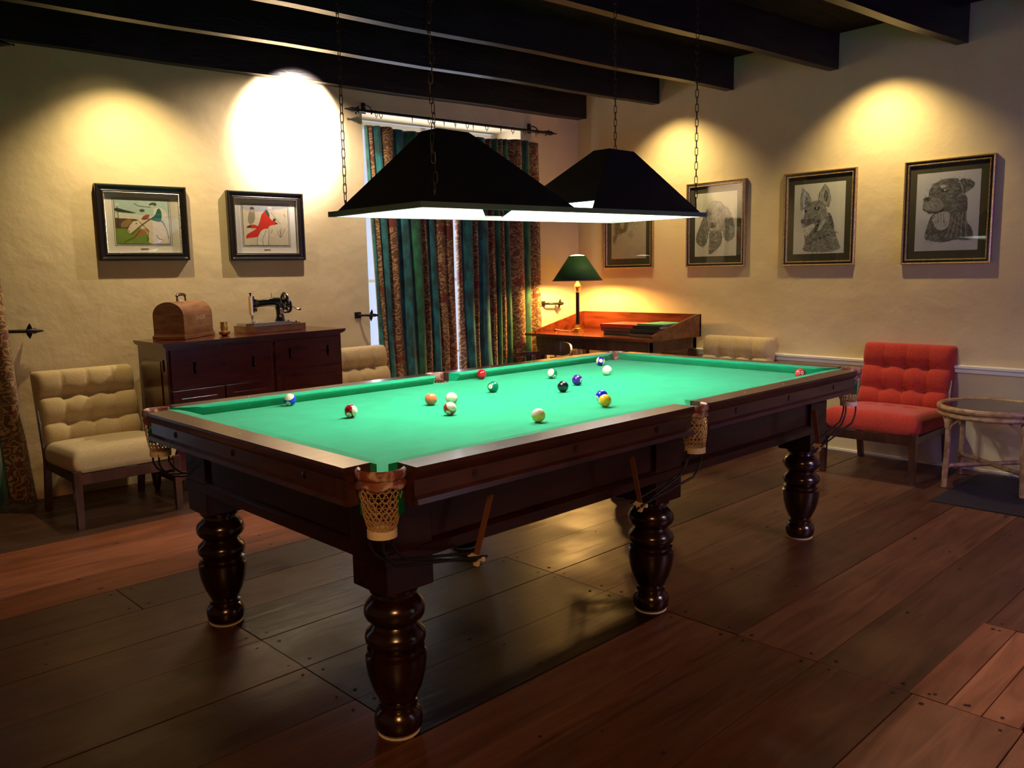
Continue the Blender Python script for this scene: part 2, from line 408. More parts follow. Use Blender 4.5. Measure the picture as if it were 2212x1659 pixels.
# small metal hook on the ceiling boards
hk = MB(); hk.tube([(2.72, -.16, 3.0), (2.72, -.16, 2.975), (2.735, -.17, 2.962), (2.75, -.18, 2.975), (2.745, -.178, 2.985)], .003, 6)
tag(hk.build('ceiling_hook', 'steel', smooth=60), 'tiny bright metal hook on the dark ceiling boards at upper right', 'hook')

# ------------------------------------------------------------------ billiard table
LX, LY, HT, BED = 1.4766, .8091, .860, .820
tb = empty('billiard_table', (0, 0, 0), 0, 'large mahogany billiard table with green baize and turned legs', 'billiard table')
# outline points: rails
CG = .140; MG = .052          # corner gap, middle pocket half gap
railprof = [(.0, .852), (.004, .860), (.088, .861), (.088, .828), (.075, .80), (.075, .752), (.012, .752), (.0, .758), (.004, .772), (.016, .780), (.016, .822), (.006, .832)]
def railseg(axis, side, a, b):
    mb = MB(); rings = []
    for t in (a, b):
        rg = []
        for d, z in railprof:
            if axis == 'x': rg.append((t, side*(LY-d), z))
            else: rg.append((side*(LX-d), t, z))
        rings.append(rg)
    mb.loft(rings)
    # moulding line
    r = mb.build('rail', 'rail', tb, smooth=30)
    # bolt covers on the face of the rail
    n = 3
    for i in range(n):
        m2 = MB()
        t = a + (b-a)*(i+.5)/n
        if axis == 'x': mt = Matrix.Translation((t, side*(LY-.016), .803)) @ Matrix.Rotation(PI/2*side*-1, 4, 'X') @ Matrix.Diagonal((.7, 1, -1 if side > 0 else 1, 1))
        else: mt = Matrix.Translation((side*(LX-.016), t, .803)) @ Matrix.Rotation(PI/2*side, 4, 'Y')
        m2.lathe([(-.002, .012), (.0025, .011), (.004, .006), (.006, .003)] if axis == 'y' else [(-.006, .003), (-.003, .011), (.003, .012)], n=12, mtx=mt)
        m2.build('bolt_cover', 'legwood', r, smooth=40)
    for i in (1, 2, 3):
        m3 = MB()
        t = a + (b-a)*i/4
        c = (t, side*(LY-.045), .861) if axis == 'x' else (side*(LX-.045), t, .861)
        m3.lathe([(-.001, .0035), (.0006, .0035)], c, 10)
        m3.build('sight_dot', 'ivory', r)
    return r
def cushion(axis, side, a, b, ca, cb):
    # ca/cb: how far the nose line is shortened at each end
    prof = [(.088, .861, 0), (.118, .860, .6), (.131, .858, .9), (.138, .854, 1), (.137, .849, 1), (.112, .8185, .8), (.088, .8185, 0)]
    n = 26; rings = []
    for k in range(n+1):
        u = k/n
        rg = []
        for d, z, w in prof:
            A = a + ca*w**1.6; B = b - cb*w**1.6
            t = A + (B-A)*u
            rg.append((t, side*(LY-d), z) if axis == 'x' else (side*(LX-d), t, z))
        rings.append(rg)
    mb = MB(); mb.loft(rings); mb.build('cushion', 'cloth', tb, smooth=50)
for s in (-1, 1):
    railseg('x', s, -LX+CG, -MG); railseg('x', s, MG, LX-CG); railseg('y', s, -LY+CG, LY-CG)
    cushion('x', s, -LX+CG-.03, -MG+.004, .11, .035); cushion('x', s, MG-.004, LX-CG+.03, .035, .11)
    cushion('y', s, -LY+CG-.03, LY-CG+.03, .11, .11)
# bed
def bed_outline():
    pts = []
    def arc(cx, cy, r, a0, a1, n=10):
        for i in range(n+1):
            a = a0 + (a1-a0)*i/n; pts.append((cx+r*math.cos(a), cy+r*math.sin(a)))
    ex, ey = LX-.06, LY-.075; cx, cy, r = LX-.108, LY-.108, .055
    h = PI
    # walk CCW from lower-left
    arc(-cx, -cy, r, h*.75+h/4*0+.0, -h*.25) if False else None
    def notch(cx, cy, r, am, half=h*.5, n=12):
        # concave notch, centre direction am points outwards; path goes CCW around table
        for i in range(n+1):
            a = am + PI + (half)*(1-2*i/n)
            pts.append((cx+r*math.cos(a), cy+r*math.sin(a)))
    notch(-cx, -cy, r, PI*1.25)
    notch(0, -ey-.005, .05, PI*1.5, h*.5)
    notch(cx, -cy, r, PI*1.75)
    notch(cx, cy, r, PI*.25)
    notch(0, ey+.005, .05, PI*.5, h*.5)
    notch(-cx, cy, r, PI*.75)
    return pts
bo = bed_outline()
# order each notch so that the outline runs counter-clockwise
mb = MB(); mb.prism(bo, 'z', BED-.03, BED); mb.build('playing_bed', 'cloth', tb)
# frame below the rails
mb = MB()
fx, fy = 1.330, .645
for (a, b) in (((-fx, -fy, .57), (fx, -fy+.04, .752)), ((-fx, fy-.04, .57), (fx, fy, .752)), ((-fx, -fy, .57), (-fx+.04, fy, .752)), ((fx-.04, -fy, .57), (fx, fy, .752))): mb.box(a, b)
mb.box((-fx, -fy, .735), (fx, fy, .755))
mb.build('frame', 'mahog', tb)
# mouldings of the frame
def ringmould(ox, oy, prof, name, m):
    mb = MB(); rings = []
    for sx, sy in ((-1, -1), (1, -1), (1, 1), (-1, 1), (-1, -1)):
        rings.append([(sx*(ox+d), sy*(oy+d), z) for d, z in prof])
    mb.loft(rings, cap=False); mb.build(name, m, tb, smooth=30)
ringmould(fx, fy, [(-.01, .752), (.060, .752), (.060, .746), (.05, .738), (.030, .726), (-.01, .722)], 'cornice_moulding', 'mahog')
ringmould(fx, fy, [(-.01, .600), (.008, .596), (.018, .585), (.018, .553), (.006, .545), (-.03, .545), (-.03, .60)], 'base_moulding', 'mahog')
# legs
legprof = [(0, .052), (.006, .060), (.022, .070), (.045, .073), (.066, .068), (.080, .054), (.084, .058), (.092, .058), (.096, .050), (.102, .049), (.108, .056), (.118, .060), (.150, .075), (.19, .086), (.225, .091), (.248, .091), (.254, .086), (.258, .080), (.262, .085), (.270, .085), (.275, .074), (.282, .080), (.292, .089), (.306, .091), (.320, .087), (.333, .073), (.345, .066), (.352, .070), (.362, .083), (.375, .090), (.390, .091), (.406, .086), (.420, .074), (.430, .062), (.440, .060), (.446, .072), (.456, .073), (.462, .066)]
for lx in (-1.26, 0, 1.26):
    for ly in (-.575, .575):
        mb = MB(); mb.lathe(legprof, (lx, ly, 0), 40)
        lg = mb.build('leg', 'legwood', tb, smooth=35)
        mb = MB(); mb.box((lx-.084, ly-.084, .462), (lx+.084, ly+.084, .750), bev=.004); mb.build('leg_block', 'mahog', lg)
        mb = MB(); mb.lathe([(-.0005, .062), (.003, .064), (.004, .055)], (lx, ly, 0), 20) ; mb.build('foot_pad', 'collar', lg)
# pockets
def pocket(cx, cy, am, R, mid=False):
    c = V(cx, cy, 0)
    half = math.radians(96 if not mid else 88)
    n = 20; rings = []
    for i in range(n+1):
        a = am - half + 2*half*i/n
        d = V(math.cos(a), math.sin(a), 0)
        hgt = .814 - .005*math.cos((i/n-.5)*6*PI) if not mid else .818
        prof = [(R-.004, .856), (R+.003, .861), (R+.009, .856), (R+.010, .838), (R+.004, .832), (R+.009, hgt), (R+.004, hgt-.005), (R-.004, hgt)]
        rings.append([c + d*p + V(0, 0, z) for p, z in prof])
    mb = MB(); mb.loft(rings); pk = mb.build('pocket_leather', 'leather', tb, smooth=50)
    # net: crossing cords on a tapered bag
    out = V(math.cos(am), math.sin(am), 0)
    def P(a, t):
        r = R*(1-t)*1.0 + .036*t + .006*math.sin(PI*t)
        cc = c + out*(.012*t)
        return cc + V(r*math.cos(a), r*math.sin(a), .818 - .122*t)
    mb = MB(); nn = 19
    for k in range(nn):
        for sg in (1, -1):
            mb.tube([P(2*PI*k/nn + sg*t*1.9 + .06*sg*math.sin(t*40), t) for t in [j/11 for j in range(12)]], .0016, 4, cap=False)
    for j in range(1, 9): mb.tube([P(2*PI*k/16, j/9) for k in range(16)], .0009, 4, closed=True)
    mb.build('pocket_net', 'net', pk)
    mb = MB(); cc = c + out*.012
    mb.lathe([(.678, .034), (.676, .040), (.697, .040), (.697, .034)], tuple(cc), 24, cap=False); mb.build('net_collar', 'collar', pk, smooth=40)
    # cloth flaps beside the net
    if not mid:
        for sg in (-1, 1):
            mb = MB(); a = am + sg*math.radians(72); d = V(math.cos(a), math.sin(a), 0); t = V(-d.y, d.x, 0)
            q = c + d*(R-.004)
            mb.loft([[q - t*.014 + V(0, 0, z), q + t*.014 + V(0, 0, z), q + t*.014 + d*.004 + V(0, 0, z), q - t*.014 + d*.004 + V(0, 0, z)] for z in (.812, .74)])
            mb.build('cloth_flap', 'clothdark', pk)
    return pk
def ballrails(cx, cy, bx, by, strap_top, pk):
    # three rods from the collar down to a bracket hung on a strap
    b = V(bx, by, .535); c = V(cx, cy, .678)
    d = (b - c); d.z = 0; d.normalize(); s = V(-d.y, d.x, 0)
    for k in (-1, 0, 1):
        mb = MB(); st = c + s*(.030*k) - d*(.02 if k else -.03)
        p = [st + V(0, 0, .01), st - V(0, 0, .03) , st - V(0, 0, .055) + d*.012, st - V(0, 0, .085) + d*.045, b + s*(.024*k) + d*.02 - V(0, 0, .02 if k == 0 else 0)]
        mb.tube(p, .0042, 8); mb.build('ball_rail', 'black', pk, smooth=60)
    mb = MB()
    mt = Matrix(((s.x, d.x, 0, b.x), (s.y, d.y, 0, b.y), (0, 0, 1, b.z), (0, 0, 0, 1)))
    mb.prism([(-.034, .004), (-.034, -.008), (-.016, -.010), (-.008, -.03), (.008, -.03), (.016, -.010), (.034, -.008), (.034, .004)], 'y', -.004, .004, mt)
    mb.build('rail_bracket', 'collar', pk)
    mb = MB(); t = V(*strap_top); w = s*.011
    lo = b + V(0, 0, -.012) - d*.006
    mb.loft([[t-w, t+w, t+w+d*.003, t-w+d*.003], [lo-w, lo+w, lo+w+d*.003, lo-w+d*.003]]); mb.build('strap', 'strap', pk)
pc = (LX-.078, LY-.078)
for sx in (-1, 1):
    for sy in (-1, 1):
        pk = pocket(sx*pc[0], sy*pc[1], math.atan2(sy, sx), .058)
        if sy < 0 and sx < 0: ballrails(-pc[0]-.008, -pc[1]-.008, -1.075, -.735, (-1.013, -.735, .71), pk)
        elif sy < 0: ballrails(pc[0]+.008, -pc[1]-.008, 1.05, -.76, (1.035, -.74, .70), pk)
        elif sx < 0: ballrails(-pc[0]-.008, pc[1]+.008, -1.06, .74, (-1.0, .74, .70), pk)
        else: ballrails(pc[0]+.008, pc[1]+.008, 1.06, .74, (1.0, .74, .70), pk)
pk = pocket(0, -LY+.045, -PI/2, .050, True); ballrails(0-.02, -LY+.035, -.305, -.75, (-.347, -.745, .715), pk)
pk = pocket(0, LY-.045, PI/2, .050, True); ballrails(0, LY-.035, .30, .75, (.34, .745, .715), pk)

# ------------------------------------------------------------------ balls
RB = .0256
def unpx(x, y): return cf*FPX + cr*(x-1106) - cu*(y-829.5)
def on_z(z, x, y):
    d = unpx(x, y); return CAM + d*((z-CAM.z)/d.z)
def view_dir(P, dx, dy):
    f = (P - CAM).normalized(); r = f.cross(V(0, 0, 1)).normalized(); u = r.cross(f)
    k = math.sqrt(max(.0, 1-dx*dx-dy*dy)); return (r*dx + u*dy - f*k).normalized()
ballmats = {}
def ballmat(c):
    if c not in ballmats: ballmats[c] = mat('ball_resin', c, .1, coat=.3)
    return ballmats[c]
M['digit'] = mat('ball_digit', (.02, .02, .02), .3)
BL = [
 (1163, 897, (.80, .58, .12), True, (-.25, .80), None, '9', 'pale cream ball with a yellow band, nearest the near long rail', (0, -.9)),
 (1307, 865.5, (.85, .48, .015), False, None, None, None, 'plain yellow ball touching the blue one behind it', None),
 (1300, 855.5, (.01, .02, .55), False, None, (-.78, -.35), '2', 'plain dark blue ball mostly hidden behind the yellow ball', None),
 (1216, 835, (.010, .013, .018), False, None, None, None, 'plain black ball in the middle of the green cloth', None),
 (1247, 821, (.045, .008, .22), False, None, (.80, -.10), '4', 'plain purple ball with its number at the right edge', None),
 (1193, 807, (.0, .17, .07), True, (-.45, .18), (.45, -.62), '6', 'half white half green ball with its large white cap to the left', None),
 (1297, 780.5, (.045, .008, .30), True, (-.85, .30), (.12, .15), '12', 'purple striped ball by the far corner pocket', None),
 (1311.5, 800, (.88, .84, .70), False, None, None, None, 'plain ivory white cue ball near the far corner pocket', None),
 (1065, 835.5, (.0, .16, .09), False, None, (-.50, .02), '6', 'plain dark green ball with its number facing left', None),
 (1040, 808.5, (.42, .006, .012), False, None, None, None, 'plain red ball beside the far long cushion right of the middle pocket', None),
 (931, 862, (.85, .21, .09), False, None, None, None, 'plain orange ball left of the peach banded ball', None),
 (975.5, 860.5, (.88, .42, .28), True, (-.02, .30), None, None, 'white ball with faint peach band behind the red and white striped ball', (.9, -.2)),
 (972, 882.5, (.55, .03, .015), True, (.42, .55), (-.30, -.68), '11', 'red and white striped ball in front of the peach banded ball', None),
 (758, 888, (.30, .008, .02), True, (.88, -.03), (-.34, -.60), '15', 'maroon and white striped ball left on the open cloth', None),
 (626.5, 863.5, (.01, .04, .60), True, (-.25, .75), (-.32, -.66), '10', 'blue and white striped ball against the far long cushion at left', None),
 (1729, 807, (.60, .05, .05), False, None, (.12, .12), 'w10', 'red ball with large white digits, half hidden by the right corner cushion', None),
]
for i, (px, py, colr, stripe, pole, num, dg, lab, alt) in enumerate(BL):
    P = on_z(BED+RB, px, py); P.z = BED+RB+.0003
    e = empty('billiard_ball', P, 0, lab, 'ball', 'balls on the billiard table')
    nd = view_dir(P, *num) if num else (view_dir(P, *alt) if alt else None)
    Z = view_dir(P, *pole) if pole else V(0, 0, 1)
    if nd is not None and pole:
        Z = (Z - nd*Z.dot(nd)).normalized() if num else Z
        X = (nd - Z*nd.dot(Z)).normalized()
    elif nd is not None: X = nd; Z = (V(0, 0, 1) - X*X.z).normalized()
    else: X = Z.orthogonal().normalized()
    Y = Z.cross(X); mt = Matrix((X, Y, Z)).transposed().to_4x4()
    mb = MB(); n = 32; prof = [(-RB*math.cos(PI*k/n), RB*math.sin(PI*k/n)) for k in range(n+1)]
    if stripe:
        lim = .56*RB
        for seg, mi in (((-2*RB, -lim), 1), ((-lim, lim), 0), ((lim, 2*RB), 1)):
            pz = [seg[0]] if seg[0] > -RB else []
            zs = sorted(set([max(-RB, seg[0]), min(RB, seg[1])] + [z for z, r in prof if seg[0] < z < seg[1]]))
            mb.mi = mi; mb.lathe([(z, math.sqrt(max(0, RB*RB-z*z))) for z in zs], n=48, mtx=mt, cap=False)
        body = mb.build('ball_body', [ballmat(colr), M['ivory']], e, smooth=60)
    else:
        mb.lathe(prof, n=48, mtx=mt, cap=False); body = mb.build('ball_body', ballmat(colr), e, smooth=60)
    if num and dg == 'w10':
        q = Matrix((Y, Z, X)).transposed().to_4x4(); text('10', .024, 'numeral', 'ivory', body, q @ Matrix.Translation((0, 0, RB*.985)), .0012)
    elif num and dg:
        # spherical cap carrying the number
        q = Matrix((Y, Z, X)).transposed().to_4x4()
        mb = MB(); a0 = math.radians(24); R2 = RB*1.006
        mb.lathe([(R2*math.cos(a0*(1-k/6)), R2*math.sin(a0*(1-k/6))) for k in range(7)], n=24, mtx=q, cap=False)
        spot = mb.build('number_spot', 'ivory', body, smooth=60)
        text(dg, .0125 if len(dg) == 1 else .0105, 'numeral', 'digit', spot, q @ Matrix.Translation((0, 0, RB*1.012)), .0002)

# ------------------------------------------------------------------ pendant lamp over the table
XA, XB, YN, YF = -.830, .903, -.215, .345
ZA, ZB = 1.600, 1.624
def zr(x): return ZA + (ZB-ZA)*(x-XA)/(XB-XA)
pl = empty('pendant_light', (0.03, .065, 1.6), 0, 'long twin-hooded dark billiard lamp hanging on four chains over the table', 'lamp')
def ch(o): o.parent = pl; o.matrix_parent_inverse = Matrix.Translation(-pl.location); return o
# two hoods, each hipped; inner ends stop short of the rim
def hood(x0, x1, tx0, tx1, ztop, inner, name):
    ty0, ty1 = .065-.048, .065+.048; th = .004
    mb = MB()
    def quad(pts, mi_out=0):
        pts = [Vector(p) for p in pts]
        n = (pts[1]-pts[0]).cross(pts[2]-pts[0]).normalized()
        c = Vector(((x0+x1)/2, .065, 1.7)); 
        if n.dot(pts[0]-c) < 0: n = -n; pts = pts[::-1]
        A = [mb.v(p) for p in pts]; B = [mb.v(p - n*th) for p in pts]
        mb.mi = 0; mb.face(A); mb.mi = 1; mb.face(B[::-1]); mb.mi = 0
        for i in range(4): mb.face([A[i], A[(i+1) % 4], B[(i+1) % 4], B[i]])
    zb0, zb1 = zr(x0), zr(x1)
    # long sides (full depth)
    for y, ty in ((YN, ty0), (YF, ty1)):
        quad([(x0, y, zb0), (x1, y, zb1), (tx1, ty, ztop), (tx0, ty, ztop)])
    # ends
    for xx, tx, zb, isin in ((x0, tx0, zb0, inner == 0), (x1, tx1, zb1, inner == 1)):
        f = .15 if isin else 0.0
        a = [(xx+(tx-xx)*f, YN+(ty0-YN)*f, zb+(ztop-zb)*f), (xx+(tx-xx)*f, YF+(ty1-YF)*f, zb+(ztop-zb)*f), (tx, ty1, ztop), (tx, ty0, ztop)]
        quad(a)
    quad([(tx0, ty0, ztop), (tx1, ty0, ztop), (tx1, ty1, ztop), (tx0, ty1, ztop)])
    return ch(mb.build(name, ['shadeout', 'shadein']))
hood(XA+.01, -.02, -.56, -.40, 1.91, 1, 'lamp_shade')
hood(.07, XB-.01, .47, .655, 1.925, 0, 'lamp_shade')
mb = MB()
for y, s in ((YN, -1), (YF, 1)):
    ya, yb = (y-.012, y+.006) if s < 0 else (y-.006, y+.012)
    mb.loft([[(x, ya, zr(x)-.012), (x, yb, zr(x)-.012), (x, yb, zr(x)+.008), (x, ya, zr(x)+.008)] for x in (XA-.012, XB+.012)])
for x in (XA, XB): mb.box((x-.010, YN-.01, zr(x)-.012), (x+.010, YF+.01, zr(x)+.008))
ch(mb.build('rim', 'rimmetal'))
def chain(x, y, z0, z1, sway=0):
    mb = MB(); pitch = .0335; n = int((z1-z0)/pitch); 
    for k in range(n+1):
        z = z0 + pitch*k + .012; ang = (k % 2)*PI/2 + sway*math.sin(k*.7)*.5 + .4
        hw, hl = .0070, .0125; pts = []
        for j in range(14):
            a = 2*PI*j/14; c_, s_ = math.cos(a), math.sin(a)
            px = hw*c_; pz = (hl if s_ > 0 else -hl)*(1 if abs(s_) > .05 else 0) + .0075*s_
            dx = sway*.006*math.sin(k*1.1)
            pts.append((x + dx + px*math.cos(ang), y + px*math.sin(ang), z + pz))
        mb.tube(pts, .0018, 5, closed=True)
    mb.lathe([(z0-.03, .004), (z0+.002, .004)], (x, y, 0), 6)
    c = ch(mb.build('chain', 'chain', smooth=60)); return c
for x, y, sw in ((-.785, .318, 0), (-.745, -.185, 1), (.865, .30, 0), (.865, -.195, 0)): chain(x, y, zr(x)+.05, ZC-.01, sw)
for bx in (-.58, -.36, .42, .66):
    mb = MB(); mb.sphere((bx, .065, 1.79), .026, 10); mb.lathe([(1.81, .016), (1.86, .016)], (bx, .065, 0), 12)
    b = ch(mb.build('bulb', 'bulb', smooth=60))
    light('billiard_bulb', 'POINT', (bx, .065, 1.745), 17, (1, .93, .82), shadow_soft_size=.026)

# ------------------------------------------------------------------ framed pictures
def art_grid(w, h, nx, ny):
    u = (np.arange(nx+1)/nx); v = (np.arange(ny+1)/ny); U, Vv = np.meshgrid(u, v)   # V up
    return U, Vv
def inpoly(U, Vv, poly):
    ins = np.zeros(U.shape, bool); n = len(poly)
    for i in range(n):
        x1, y1 = poly[i]; x2, y2 = poly[(i+1) % n]
        c = ((y1 > Vv) != (y2 > Vv)) & (U < (x2-x1)*(Vv-y1)/((y2-y1) if y2 != y1 else 1e-9)+x1); ins ^= c
    return ins
def smoothpoly(p, it=2):
    for _ in range(it):
        q = []
        for i in range(len(p)):
            a, b = p[i], p[(i+1) % len(p)]
            q += [(a[0]*.75+b[0]*.25, a[1]*.75+b[1]*.25), (a[0]*.25+b[0]*.75, a[1]*.25+b[1]*.75)]
        p = q
    return p
def fill(C, U, Vv, poly, col, a=1, sm=1):
    m = inpoly(U, Vv, smoothpoly(poly, sm)) if len(poly) > 2 else None
    C[m] = C[m]*(1-a) + np.array(col)*a
def ell(C, U, Vv, cx, cy, rx, ry, col, a=1, rot=0):
    dx = U-cx; dy = Vv-cy; c, s = math.cos(rot), math.sin(rot)
    d = ((dx*c+dy*s)/rx)**2 + ((-dx*s+dy*c)/ry)**2
    k = np.clip((1.15-d)/.3, 0, 1)[..., None]*a; C[:] = C*(1-k) + np.array(col)*k
def stroke(C, U, Vv, pts, w, col, a=1, asp=1):
    for (x1, y1), (x2, y2) in zip(pts, pts[1:]):
        dx, dy = x2-x1, (y2-y1)*asp; l2 = dx*dx+dy*dy+1e-12
        t = np.clip(((U-x1)*dx+(Vv-y1)*asp*dy)/l2, 0, 1)
        d = np.hypot(U-x1-t*dx, (Vv-y1)*asp-t*dy); k = np.clip((w-d)/w*2, 0, 1)[..., None]*a
        C[:] = C*(1-k) + np.array(col)*k
def hatch(C, U, Vv, mask, seed, amp=.3, fx=60, fy=30, ang=.6):
    rng = np.random.RandomState(seed); ph = rng.rand(6)*6.28
    c, s = math.cos(ang), math.sin(ang); X = U*c+Vv*s; Y = -U*s+Vv*c
    w = np.sin(X*fx+3*np.sin(Y*9+ph[0])+ph[1])*.5 + np.sin(X*fx*.53+4*np.sin(Y*14+ph[2])+ph[3])*.5 + rng.randn(*U.shape)*.25
    k = 1 + amp*w*mask; C *= np.clip(k, .15, 2.2)[..., None]
def fur(C, U, Q, M0, seed, n, flow, dark=(.03, .03, .03), lite=(.62, .62, .57), ln=.06, pd=.62):
    rng = np.random.RandomState(seed); m = (np.abs(C-M0).sum(2) > .04); ny, nx = U.shape
    for _ in range(n):
        j, i = rng.randint(ny), rng.randint(nx)
        if not m[j, i]: continue
        x, y = U[j, i], Q[j, i]; a = flow(x, y)+rng.randn()*.35; w = rng.uniform(.6, 1.4)*ln
        col = dark if rng.rand() < pd else lite; r = .0045; k = int(.09*nx)
        p = [(x, y)]
        for q in range(3): p.append((p[-1][0]+w/3*math.cos(a), p[-1][1]+w/3*math.sin(a)*.75)); a += rng.randn()*.5
        j0, j1, i0, i1 = max(0, j-k), min(ny, j+k), max(0, i-k), min(nx, i+k)
        stroke(C[j0:j1, i0:i1], U[j0:j1, i0:i1], Q[j0:j1, i0:i1], p, r*rng.uniform(.6, 1.3), col, rng.uniform(.15, .6))
def print_obj(w, h, C, ny, nx, parent, y):
    # mesh grid in the local XZ plane, facing -Y
    vs = []; fs = []
    for j in range(ny+1):
        for i in range(nx+1): vs.append((w*(i/nx-.5), y, h*(j/ny-.5)))
    for j in range(ny):
        for i in range(nx):
            a = j*(nx+1)+i; fs.append((a, a+1, a+nx+2, a+nx+1))
    me = bpy.data.meshes.new('print'); me.from_pydata(vs, [], fs)
    at = me.color_attributes.new('art', 'FLOAT_COLOR', 'POINT')
    at.data.foreach_set('color', np.concatenate([np.clip(C, 0, 1), np.ones(C.shape[:2]+(1,))], axis=2).astype(np.float32).ravel())
    me.materials.append(M['art']); o = bpy.data.objects.new('print', me); COL.objects.link(o); o.parent = parent; return o
def frame_ring(mb, w, h, prof):
    # prof: (inset from outer edge, depth y) ; closed around rectangle
    rings = []
    for sx, sz in ((-1, -1), (1, -1), (1, 1), (-1, 1), (-1, -1)): rings.append([(sx*(w/2-d), y, sz*(h/2-d)) for d, y in prof])
    mb.loft(rings, cap=False)
NXA, NYA = 150, 200
PAPER = np.array((.66, .66, .60))
def base_paper(nx, ny, seed, c=PAPER):
    U, Vv = art_grid(1, 1, nx, ny); C = np.ones(U.shape+(3,))*c
    rng = np.random.RandomState(seed)
    for _ in range(6): ell(C, U, Vv, rng.rand(), rng.rand(), .25, .2, c*rng.uniform(.75, 1.05), .4)
    return U, Vv, C
DK = (.035, .035, .035); MD = (.16, .16, .15); LT = (.25, .25, .23)
def dog_spaniel():
    U, Q, C = base_paper(NXA, NYA, 1)
    ear1 = [(.30, .78), (.22, .66), (.14, .52), (.03, .34), (.02, .24), (.12, .16), (.26, .17), (.34, .30), (.33, .5)]
    ear2 = [(.72, .80), (.84, .70), (.93, .54), (.97, .36), (.92, .26), (.82, .22), (.70, .26), (.66, .45), (.68, .6)]
    head = [(.30, .80), (.38, .86), (.52, .875), (.66, .84), (.72, .72), (.70, .55), (.66, .42), (.60, .38), (.44, .375), (.36, .41), (.30, .55), (.27, .68)]
    neck = [(.34, .40), (.64, .40), (.68, .26), (.60, .14), (.46, .06), (.36, .02), (.33, .12), (.36, .24)]
    M0 = C.copy(); fill(C, U, Q, neck, (.12, .12, .11), 1, 1); fill(C, U, Q, ear1, (.19, .19, .17), 1, 1); fill(C, U, Q, ear2, (.23, .23, .21), 1, 1); fill(C, U, Q, head, (.30, .30, .27), 1, 1); stroke(C, U, Q, [(.30, .74), (.27, .62), (.31, .48), (.36, .40)], .016, DK, .8); stroke(C, U, Q, [(.70, .78), (.72, .62), (.69, .46), (.62, .38)], .018, DK, .8)
    fill(C, U, Q, [(.62, .84), (.72, .78), (.72, .5), (.66, .36), (.62, .5), (.64, .7)], MD, .8, 2)
    ell(C, U, Q, .47, .62, .06, .16, (.42, .42, .38), .8); ell(C, U, Q, .34, .68, .05, .035, DK); ell(C, U, Q, .60, .72, .06, .04, DK); ell(C, U, Q, .61, .74, .012, .008, (.6, .6, .55))
    ell(C, U, Q, .42, .80, .10, .05, (.5, .5, .46), .7); ell(C, U, Q, .46, .46, .13, .085, (.42, .42, .38), .9)
    ell(C, U, Q, .43, .49, .085, .045, DK, 1); ell(C, U, Q, .50, .52, .03, .03, MD, .7)
    stroke(C, U, Q, [(.34, .42), (.40, .385), (.46, .40), (.54, .38), (.62, .42)], .012, DK); stroke(C, U, Q, [(.34, .66), (.36, .56), (.38, .50)], .012, MD); stroke(C, U, Q, [(.58, .70), (.56, .60), (.54, .52)], .012, MD, .8)
    fur(C, U, Q, M0, 1, 1700, lambda x, y: -PI/2+(.9*math.sin(y*40+x*9) if (x < .3 or x > .68 or y < .38) else (x-.47)*2), pd=.6); return C
def dog_shepherd():
    U, Q, C = base_paper(NXA, NYA, 2); M0 = C.copy()
    head = [(.20, .70), (.32, .74), (.48, .76), (.60, .72), (.66, .60), (.64, .48), (.56, .38), (.50, .36), (.40, .44), (.30, .40), (.20, .37), (.16, .42), (.15, .48), (.22, .58)]
    fill(C, U, Q, [(.20, .36), (.30, .34), (.48, .40), (.64, .60), (.72, .56), (.80, .36), (.88, .18), (.97, .02), (.16, .02), (.24, .14), (.22, .26)], LT, 1, 2)
    fill(C, U, Q, [(.22, .26), (.40, .32), (.66, .44), (.76, .40), (.60, .24), (.40, .18), (.28, .10)], MD, .85, 2)
    fill(C, U, Q, [(.68, .60), (.76, .52), (.82, .34), (.72, .38)], DK, .8, 2)
    fill(C, U, Q, head, (.26, .26, .24), 1, 2)
    for p in ([(.14, .64), (.12, .78), (.16, .94), (.28, .86), (.34, .76), (.22, .66)], [(.48, .76), (.50, .86), (.60, .975), (.68, .90), (.72, .78), (.68, .66), (.60, .68)]):
        fill(C, U, Q, p, (.36, .36, .33), 1, 2); stroke(C, U, Q, p+[p[0]], .008, DK, .8)
    fill(C, U, Q, [(.20, .70), (.18, .86), (.28, .80), (.28, .72)], MD, .8, 2); fill(C, U, Q, [(.58, .74), (.60, .92), (.67, .86), (.68, .72)], DK, .75, 2)
    ell(C, U, Q, .24, .62, .035, .02, DK); ell(C, U, Q, .46, .645, .055, .028, DK); ell(C, U, Q, .46, .65, .02, .014, (.4, .4, .36))
    fill(C, U, Q, [(.15, .48), (.20, .52), (.34, .52), (.46, .47), (.34, .42), (.20, .40)], (.10, .10, .09), .8, 2); ell(C, U, Q, .19, .475, .05, .035, DK)
    fill(C, U, Q, [(.46, .50), (.54, .48), (.46, .30), (.40, .28), (.42, .38)], DK, .9, 2); fill(C, U, Q, [(.22, .36), (.44, .43), (.34, .30), (.26, .25), (.21, .28)], (.60, .60, .56), 1, 2)
    fill(C, U, Q, [(.60, .50), (.66, .48), (.52, .32), (.47, .34)], (.58, .58, .54), .8, 2)
    for k in range(6): stroke(C, U, Q, [(.30+.08*k, .12+.03*k), (.42+.08*k, .20+.02*k), (.58+.06*k, .24+.01*k)], .012, DK, .45)
    fur(C, U, Q, M0, 2, 1700, lambda x, y: (-2.2 if y > .34 else -.9)+.6*math.sin(x*12), pd=.58); return C
